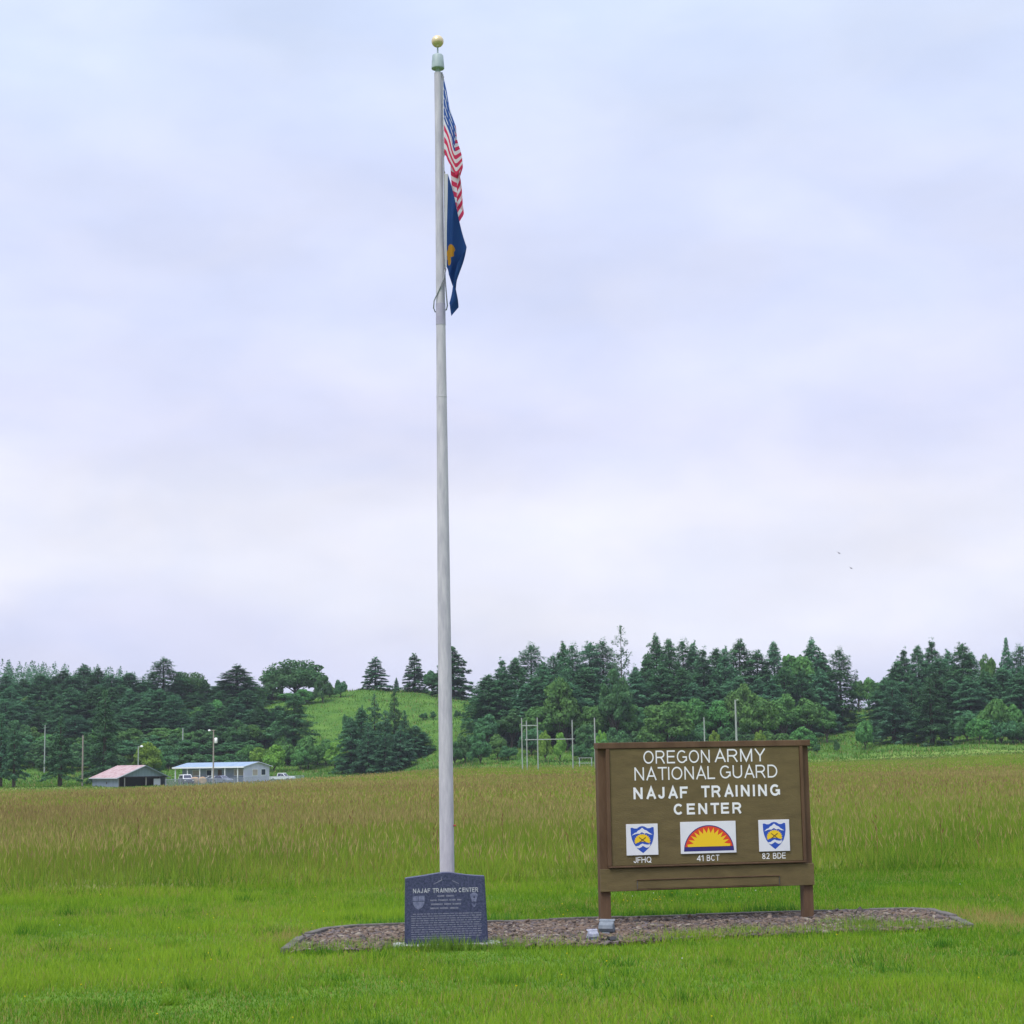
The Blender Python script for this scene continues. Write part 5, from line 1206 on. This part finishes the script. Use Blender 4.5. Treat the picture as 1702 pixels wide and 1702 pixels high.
    ('dark_bush', -21.5, 425, 1.9, 2.3, 'slope_small'), ('dark_bush', -39.7, 425, 5.7, 2.0, 'slope_small'), ('dark_bush', -19.2, 425, 2.1, 1.7, 'slope_small'),
    ('dark_bush', -12.2, 425, 1.5, 1.7, 'slope_small'), ('dark_bush', -36.1, 425, 8.1, 1.4, 'slope_small'), ('dark_bush', 62.0, 352, 2.9, 1.4, 'slope_small'),
    ('dark_bush', 58.2, 352, 2.2, 1.6, 'slope_small'), ('dark_bush', -10.0, 355.9, 5.7, 5.2, 'pole_bush'), ('dark_bush', -6.8, 347.5, 6.7, 5.3, 'pole_bush'),
    ('bush', -3.7, 357.2, 5.3, 5.2, 'pole_bush'), ('dark_bush', -11.9, 352.7, 5.0, 4.2, 'pole_bush'), ('dark_bush', -1.5, 353.6, 3.2, 4.0, 'pole_bush'),
    ('dark_bush', 12.5, 352.0, 3.7, 4.7, 'pole_bush'), ('dark_bush', 15.1, 357.7, 3.7, 4.3, 'pole_bush'), ('bush', 16.5, 348.5, 4.7, 4.6, 'pole_bush'),
    ('dark_bush', 19.9, 349.1, 5.3, 5.1, 'pole_bush'), ('conifer', -6.7, 403.7, 11.2, 9.1, 'rw_a'), ('conifer', -2.8, 402.7, 15.9, 9.3, 'rw_a'),
    ('conifer', 0.1, 406.3, 16.0, 8.5, 'rw_a'), ('conifer', 3.8, 415.0, 18.4, 10.6, 'rw_a'), ('conifer', 6.3, 402.6, 16.2, 8.4, 'rw_a'),
    ('conifer', 11.3, 421.6, 18.8, 8.3, 'rw_a'), ('conifer', 12.8, 398.6, 19.6, 7.8, 'rw_a'), ('conifer', 17.4, 417.8, 18.7, 10.0, 'rw_a'),
    ('conifer', 20.6, 420.5, 19.1, 9.2, 'rw_b'), ('conifer', 26.6, 399.0, 15.1, 8.2, 'rw_b'), ('conifer', 32.6, 415.3, 21.1, 8.8, 'rw_b'),
    ('conifer', 34.3, 401.4, 21.1, 8.4, 'rw_b'), ('conifer', 38.1, 409.1, 20.3, 8.5, 'rw_b'), ('conifer', 40.5, 408.7, 20.2, 7.8, 'rw_b'),
    ('conifer', 41.6, 398.7, 18.6, 9.7, 'rw_b'), ('conifer', 46.4, 415.6, 17.7, 8.9, 'rw_b'), ('conifer', 46.6, 400.8, 19.1, 8.2, 'rw_b'),
    ('conifer', 51.2, 411.4, 19.9, 10.3, 'rw_b'), ('conifer', 54.9, 409.6, 17.5, 10.6, 'rw_c'), ('conifer', 58.9, 410.6, 19.3, 8.0, 'rw_c'),
    ('conifer', 67.8, 412.8, 19.9, 9.4, 'rw_c'), ('conifer', 69.9, 412.4, 17.0, 9.8, 'rw_c'), ('conifer', 71.5, 398.5, 17.4, 8.6, 'rw_c'),
    ('conifer', 9.0, 417.2, 16.2, 8.0, 'rw_a'), ('conifer', 29.2, 399.0, 18.2, 7.8, 'rw_b'), ('conifer', -5.6, 386.4, 14.3, 10.7, 'rw_a'),
    ('conifer', -2.6, 391.5, 14.0, 10.5, 'rw_a'), ('conifer', 2.4, 385.6, 12.8, 9.6, 'rw_a'), ('conifer', 4.9, 387.1, 13.9, 11.5, 'rw_a'),
    ('conifer', 7.5, 383.7, 14.4, 11.5, 'rw_a'), ('conifer', 11.6, 384.0, 12.4, 10.9, 'rw_a'), ('conifer', 15.3, 393.5, 15.6, 11.8, 'rw_a'),
    ('conifer', 17.6, 393.0, 12.2, 10.8, 'rw_a'), ('conifer', 21.4, 382.8, 15.3, 10.1, 'rw_b'), ('conifer', 25.8, 388.6, 15.0, 9.5, 'rw_b'),
    ('conifer', 29.1, 394.4, 11.6, 9.7, 'rw_b'), ('conifer', 31.6, 389.4, 15.8, 11.6, 'rw_b'), ('conifer', 35.8, 388.1, 15.6, 8.8, 'rw_b'),
    ('conifer', 37.9, 386.0, 12.3, 11.4, 'rw_b'), ('conifer', 42.2, 384.8, 12.9, 11.6, 'rw_b'), ('conifer', 45.2, 382.1, 12.5, 8.4, 'rw_b'),
    ('conifer', 47.9, 387.9, 14.2, 8.9, 'rw_b'), ('conifer', 52.4, 390.8, 12.7, 10.4, 'rw_c'), ('conifer', 54.4, 382.9, 13.3, 9.9, 'rw_c'),
    ('conifer', 58.4, 392.7, 14.5, 9.8, 'rw_c'), ('conifer', 61.8, 390.2, 14.1, 9.0, 'rw_c'), ('conifer', 66.7, 395.4, 14.3, 9.3, 'rw_c'),
    ('open_pine', 24.3, 412, 23.5, 8.0, 'rw_open'), ('broadleaf', 63.2, 406, 19.2, 11.4, 'rw_round'), ('dark_broadleaf', -6.0, 376.1, 7.9, 5.8, 'rw_leaf_a'),
    ('dark_broadleaf', -0.8, 379.1, 8.8, 7.6, 'rw_leaf_a'), ('broadleaf', 4.8, 373.7, 9.9, 8.0, 'rw_leaf_a'), ('broadleaf', 10.5, 375.8, 12.0, 8.3, 'rw_leaf_a'),
    ('broadleaf', 16.0, 374.9, 10.7, 7.5, 'rw_leaf_a'), ('broadleaf', 21.6, 374.9, 10.8, 8.2, 'rw_leaf_b'), ('dark_broadleaf', 26.0, 382.0, 8.7, 7.1, 'rw_leaf_b'),
    ('broadleaf', 36.7, 376.1, 11.6, 7.5, 'rw_leaf_b'), ('broadleaf', 42.3, 376.3, 11.0, 7.0, 'rw_leaf_b'), ('broadleaf', 54.9, 372.4, 12.4, 8.2, 'rw_leaf_c'),
    ('broadleaf', 60.7, 377.9, 11.2, 7.6, 'rw_leaf_c'), ('broadleaf', 64.4, 376.8, 8.6, 5.0, 'rw_leaf_c'), ('broadleaf', 46.6, 374.9, 15.1, 7.5, 'rw_leaf_c'),
    ('dark_broadleaf', 20.3, 371.1, 18.1, 7.4, 'rw_leaf_b'), ('broadleaf', 9.3, 373.1, 17.0, 7.5, 'rw_leaf_a'), ('broadleaf', 29.9, 358, 12.1, 10.5, 'rw_b1'),
    ('broadleaf', 47.5, 356, 14.0, 7.8, 'rw_b2'), ('bright_bush', 38.1, 350, 6.5, 3.1, 'rw_y'), ('bright_bush', 46.9, 350, 6.5, 3.1, 'rw_y'),
    ('bright_bush', 16.6, 350, 7.0, 3.0, 'rw_y'), ('bright_bush', 5.6, 350, 7.0, 3.3, 'rw_y'), ('bright_bush', 8.4, 350, 6.2, 3.1, 'rw_y'),
    ('dark_bush', 3.1, 364.9, 6.4, 6.4, 'rw_foot_a'), ('dark_bush', 14.1, 358.8, 7.2, 6.7, 'rw_foot_a'), ('dark_bush', 16.0, 358.0, 5.4, 6.0, 'rw_foot_a'),
    ('dark_bush', 20.4, 365.7, 6.3, 5.6, 'rw_foot_b'), ('dark_bush', 24.1, 360.3, 5.7, 5.0, 'rw_foot_b'), ('bush', 26.9, 358.0, 7.3, 6.7, 'rw_foot_b'),
    ('dark_bush', 32.3, 365.8, 5.4, 5.5, 'rw_foot_b'), ('dark_bush', 35.4, 360.9, 7.3, 6.3, 'rw_foot_b'), ('dark_bush', 38.6, 361.5, 5.0, 6.2, 'rw_foot_b'),
    ('dark_bush', 41.3, 359.7, 6.3, 4.8, 'rw_foot_b'), ('dark_bush', 45.4, 363.9, 5.5, 6.3, 'rw_foot_c'), ('bush', 49.5, 365.1, 4.9, 5.6, 'rw_foot_c'),
    ('bush', 52.7, 365.0, 4.4, 6.8, 'rw_foot_c'), ('bush', 57.4, 363.7, 5.4, 6.6, 'rw_foot_c'), ('broadleaf', 85.1, 450, 9.3, 4.5, 'saddle'),
    ('broadleaf', 87.7, 450, 9.9, 4.5, 'saddle'), ('broadleaf', 90.0, 450, 8.5, 4.5, 'saddle'), ('conifer', 83.8, 405.5, 10.7, 9.5, 'rr'),
    ('conifer', 88.8, 412.5, 16.6, 8.7, 'rr'), ('conifer', 89.4, 400.7, 17.6, 7.7, 'rr'), ('conifer', 95.0, 411.6, 18.4, 9.6, 'rr'),
    ('conifer', 97.6, 407.5, 16.7, 8.4, 'rr'), ('conifer', 98.4, 397.7, 17.9, 8.9, 'rr'), ('conifer', 103.6, 411.5, 15.1, 8.8, 'rr'),
    ('conifer', 94.3, 402.4, 14.7, 8.8, 'rr'), ('conifer', 114.9, 410.9, 16.8, 8.2, 'rr'), ('conifer', 119.1, 411.3, 15.7, 7.8, 'rr'),
    ('conifer', 122.3, 408.0, 17.0, 9.9, 'rr'), ('conifer', 85.1, 403.4, 14.5, 9.8, 'rr'), ('conifer', 113.5, 399.6, 13.7, 8.0, 'rr'),
    ('conifer', 107.3, 401.2, 12.6, 8.4, 'rr'), ('conifer', 78.9, 386.6, 12.0, 10.0, 'rr'), ('conifer', 82.9, 388.7, 10.5, 10.4, 'rr'),
    ('conifer', 86.8, 390.3, 10.3, 10.3, 'rr'), ('conifer', 89.6, 386.1, 12.5, 10.2, 'rr'), ('conifer', 94.0, 390.0, 11.1, 10.3, 'rr'),
    ('conifer', 96.1, 383.5, 11.3, 9.9, 'rr'), ('conifer', 100.7, 387.5, 12.6, 8.9, 'rr'), ('conifer', 105.2, 390.6, 12.8, 10.6, 'rr'),
    ('conifer', 106.2, 381.4, 12.7, 10.3, 'rr'), ('conifer', 110.0, 382.5, 10.9, 10.3, 'rr'), ('conifer', 114.8, 386.7, 9.9, 9.1, 'rr'),
    ('conifer', 117.0, 381.6, 12.8, 9.4, 'rr'), ('broadleaf', 103.8, 398, 17.5, 4.2, 'rr_leafy'), ('spruce', 107.7, 396, 19.4, 5.0, 'rr_slim'),
    ('wide_conifer', 76.1, 366, 12.8, 10.2, 'rr_f1'), ('wide_conifer', 81.9, 358, 13.1, 10.5, 'rr_f1'), ('wide_conifer', 80.9, 370, 10.7, 8.6, 'rr_f1'),
    ('dark_bush', 89.7, 361.8, 7.0, 7.2, 'rr_bush'), ('bush', 93.1, 353.6, 10.0, 6.6, 'rr_bush'), ('dark_bush', 93.6, 351.0, 5.9, 7.0, 'rr_bush'),
    ('dark_bush', 97.8, 352.6, 5.2, 5.9, 'rr_bush'), ('bush', 89.1, 350.1, 5.5, 5.8, 'rr_bush'), ('bush', 68.7, 358.2, 6.6, 4.1, 'rr_bush'),
    ('bush', 101.1, 353.5, 6.2, 7.1, 'rr_bush'), ('bush', 107.1, 358.0, 4.5, 7.2, 'rr_bush'), ('bush', 97.1, 355.6, 8.2, 5.9, 'rr_bush'),
    ('dark_bush', 85.4, 356.5, 6.8, 5.5, 'rr_bush'),
]
random.seed(77)
for (kind, x, y, h, wd, lab) in TREES:
    z = float(terrain(x, y))
    label, group = LABELS[lab]
    c, t_ = random.choice(PROTO[kind])
    r = bpy.data.objects.new(TNAME[kind], None); link(r)
    r.location = (x, y, z - 0.1); r.rotation_euler = (0, 0, random.uniform(0, math.tau))
    s = h / 10.0; sw = wd / NOMW[kind] if wd else s * random.uniform(.9, 1.15)
    r.scale = (sw, sw, s)
    tag(r, label, 'bush' if 'bush' in kind else 'tree', group)
    link(bpy.data.objects.new('trunk', t_), r); link(bpy.data.objects.new('crown', c), r)

# the far wooded hill: hundreds of firs that read as one mass
r_ = np.random.default_rng(9); vs, fs = [], []
n = 2600; x = r_.uniform(-330, 60, n); y = r_.uniform(590, 830, n)
z = terrain(x, y); hh = r_.uniform(8, 13, n)
P = []
for i in range(n):
    k = 64; t_ = r_.uniform(0, 1, k) ** 0.75; a = r_.uniform(0, math.tau, k); rad = hh[i] * .26 * (1 - t_) ** .8 * r_.uniform(.6, 1.15, k)
    P.append(np.stack([x[i] + rad * np.cos(a), y[i] + rad * np.sin(a), z[i] + hh[i] * (0.05 + .95 * t_)], -1))
    aa = np.stack([np.cos(a), np.sin(a), np.full(k, -.5)], -1) * (hh[i] * (.035 + .05 * (1 - t_)))[:, None]
    fs.append(aa); vs.append(np.stack([-np.sin(a), np.cos(a), r_.normal(0, .3, k)], -1) * (hh[i] * (.02 + .03 * (1 - t_)))[:, None])
me = quads_mesh('far_forest', np.concatenate(P), np.concatenate(fs), np.concatenate(vs))
o = obj('far_forest', me, M['needle_dark'])
tag(o, 'distant fir forest covering the far hill on the skyline', 'forest', kind='stuff')

# ------------------------------------------------------------------ chain link fence by the barn
FP = [(-57.67, 300), (-55.47, 301), (-52.66, 302), (-49.83, 303), (-47.14, 305), (-44.55, 308), (-42.03, 312), (-39.69, 318), (-38.0, 326)]
fe = thing('fence', 'low grey chain link fence running from the barn past the house', 'fence', (FP[0][0], FP[0][1], float(terrain(*FP[0]))))
o0 = Vector(fe.location); FH = 1.15
wr_ = MB()
for i, (x, y) in enumerate(FP):
    z = float(terrain(x, y)); p = Vector((x, y, z)) - o0
    MB().tube([p + Vector((0, 0, -.3)), p + Vector((0, 0, FH + .06))], .045, 6).build('fence_post', M['fence_metal'], fe)
    if i + 1 < len(FP):
        q = Vector((*FP[i + 1], float(terrain(*FP[i + 1])))) - o0
        MB().tube([p + Vector((0, 0, FH)), q + Vector((0, 0, FH))], .03, 6).build('top_rail', M['fence_metal'], fe)
        n = 26
        for k in range(-6, n):
            for s in (0, 1):
                a, b2 = max(k, 0) / n, min(k + 6, n) / n
                za, zb2 = (max(k, 0) - k) / 6 * FH, (min(k + 6, n) - k) / 6 * FH
                if s: za, zb2 = FH - za, FH - zb2
                wr_.tube([p.lerp(q, a) + Vector((0, 0, za)), p.lerp(q, b2) + Vector((0, 0, zb2))], .011, 3, cap=False)
wr_.build('wire_mesh', M['fence_metal'], fe, kind='stuff')


# ------------------------------------------------------------------ two birds high over the wood
for (x, y, z) in [(23.63, 130.0, 16.0), (24.46, 130.0, 14.89)]:
    b = MB(); b.tube([(-.11, 0, 0), (-.05, 0, .01), (.03, 0, .015), (.10, 0, .01), (.13, 0, .005)], [.006, .03, .034, .022, .006], 8)
    for s in (-1, 1):
        b.prism([(-.05, 0), (.05, 0), (.03, s * .16), (-.02, s * .27), (-.05, s * .16)], .015, .021, 'z')
    o = b.build('bird', M['bird_dark']); o.location = (x, y, z); o.rotation_euler = (0.5, 0.2, 0.7)
    tag(o, 'small dark bird flying in the cloudy sky', 'bird', 'birds in the sky')

# ------------------------------------------------------------------ thin damp air
m = bpy.data.materials.new('haze_air'); m.use_nodes = True
t = m.node_tree; t.nodes.clear()
vo = t.nodes.new('ShaderNodeVolumePrincipled'); vo.inputs['Color'].default_value = (0.80, 0.88, 1.0, 1); vo.inputs['Density'].default_value = 0.00012; vo.inputs['Anisotropy'].default_value = 0.0
mo_ = t.nodes.new('ShaderNodeOutputMaterial'); t.links.new(vo.outputs[0], mo_.inputs['Volume'])
MB().box(-3050, 3050, -3050, 3050, -8, 75).build('haze', m, kind='stuff')
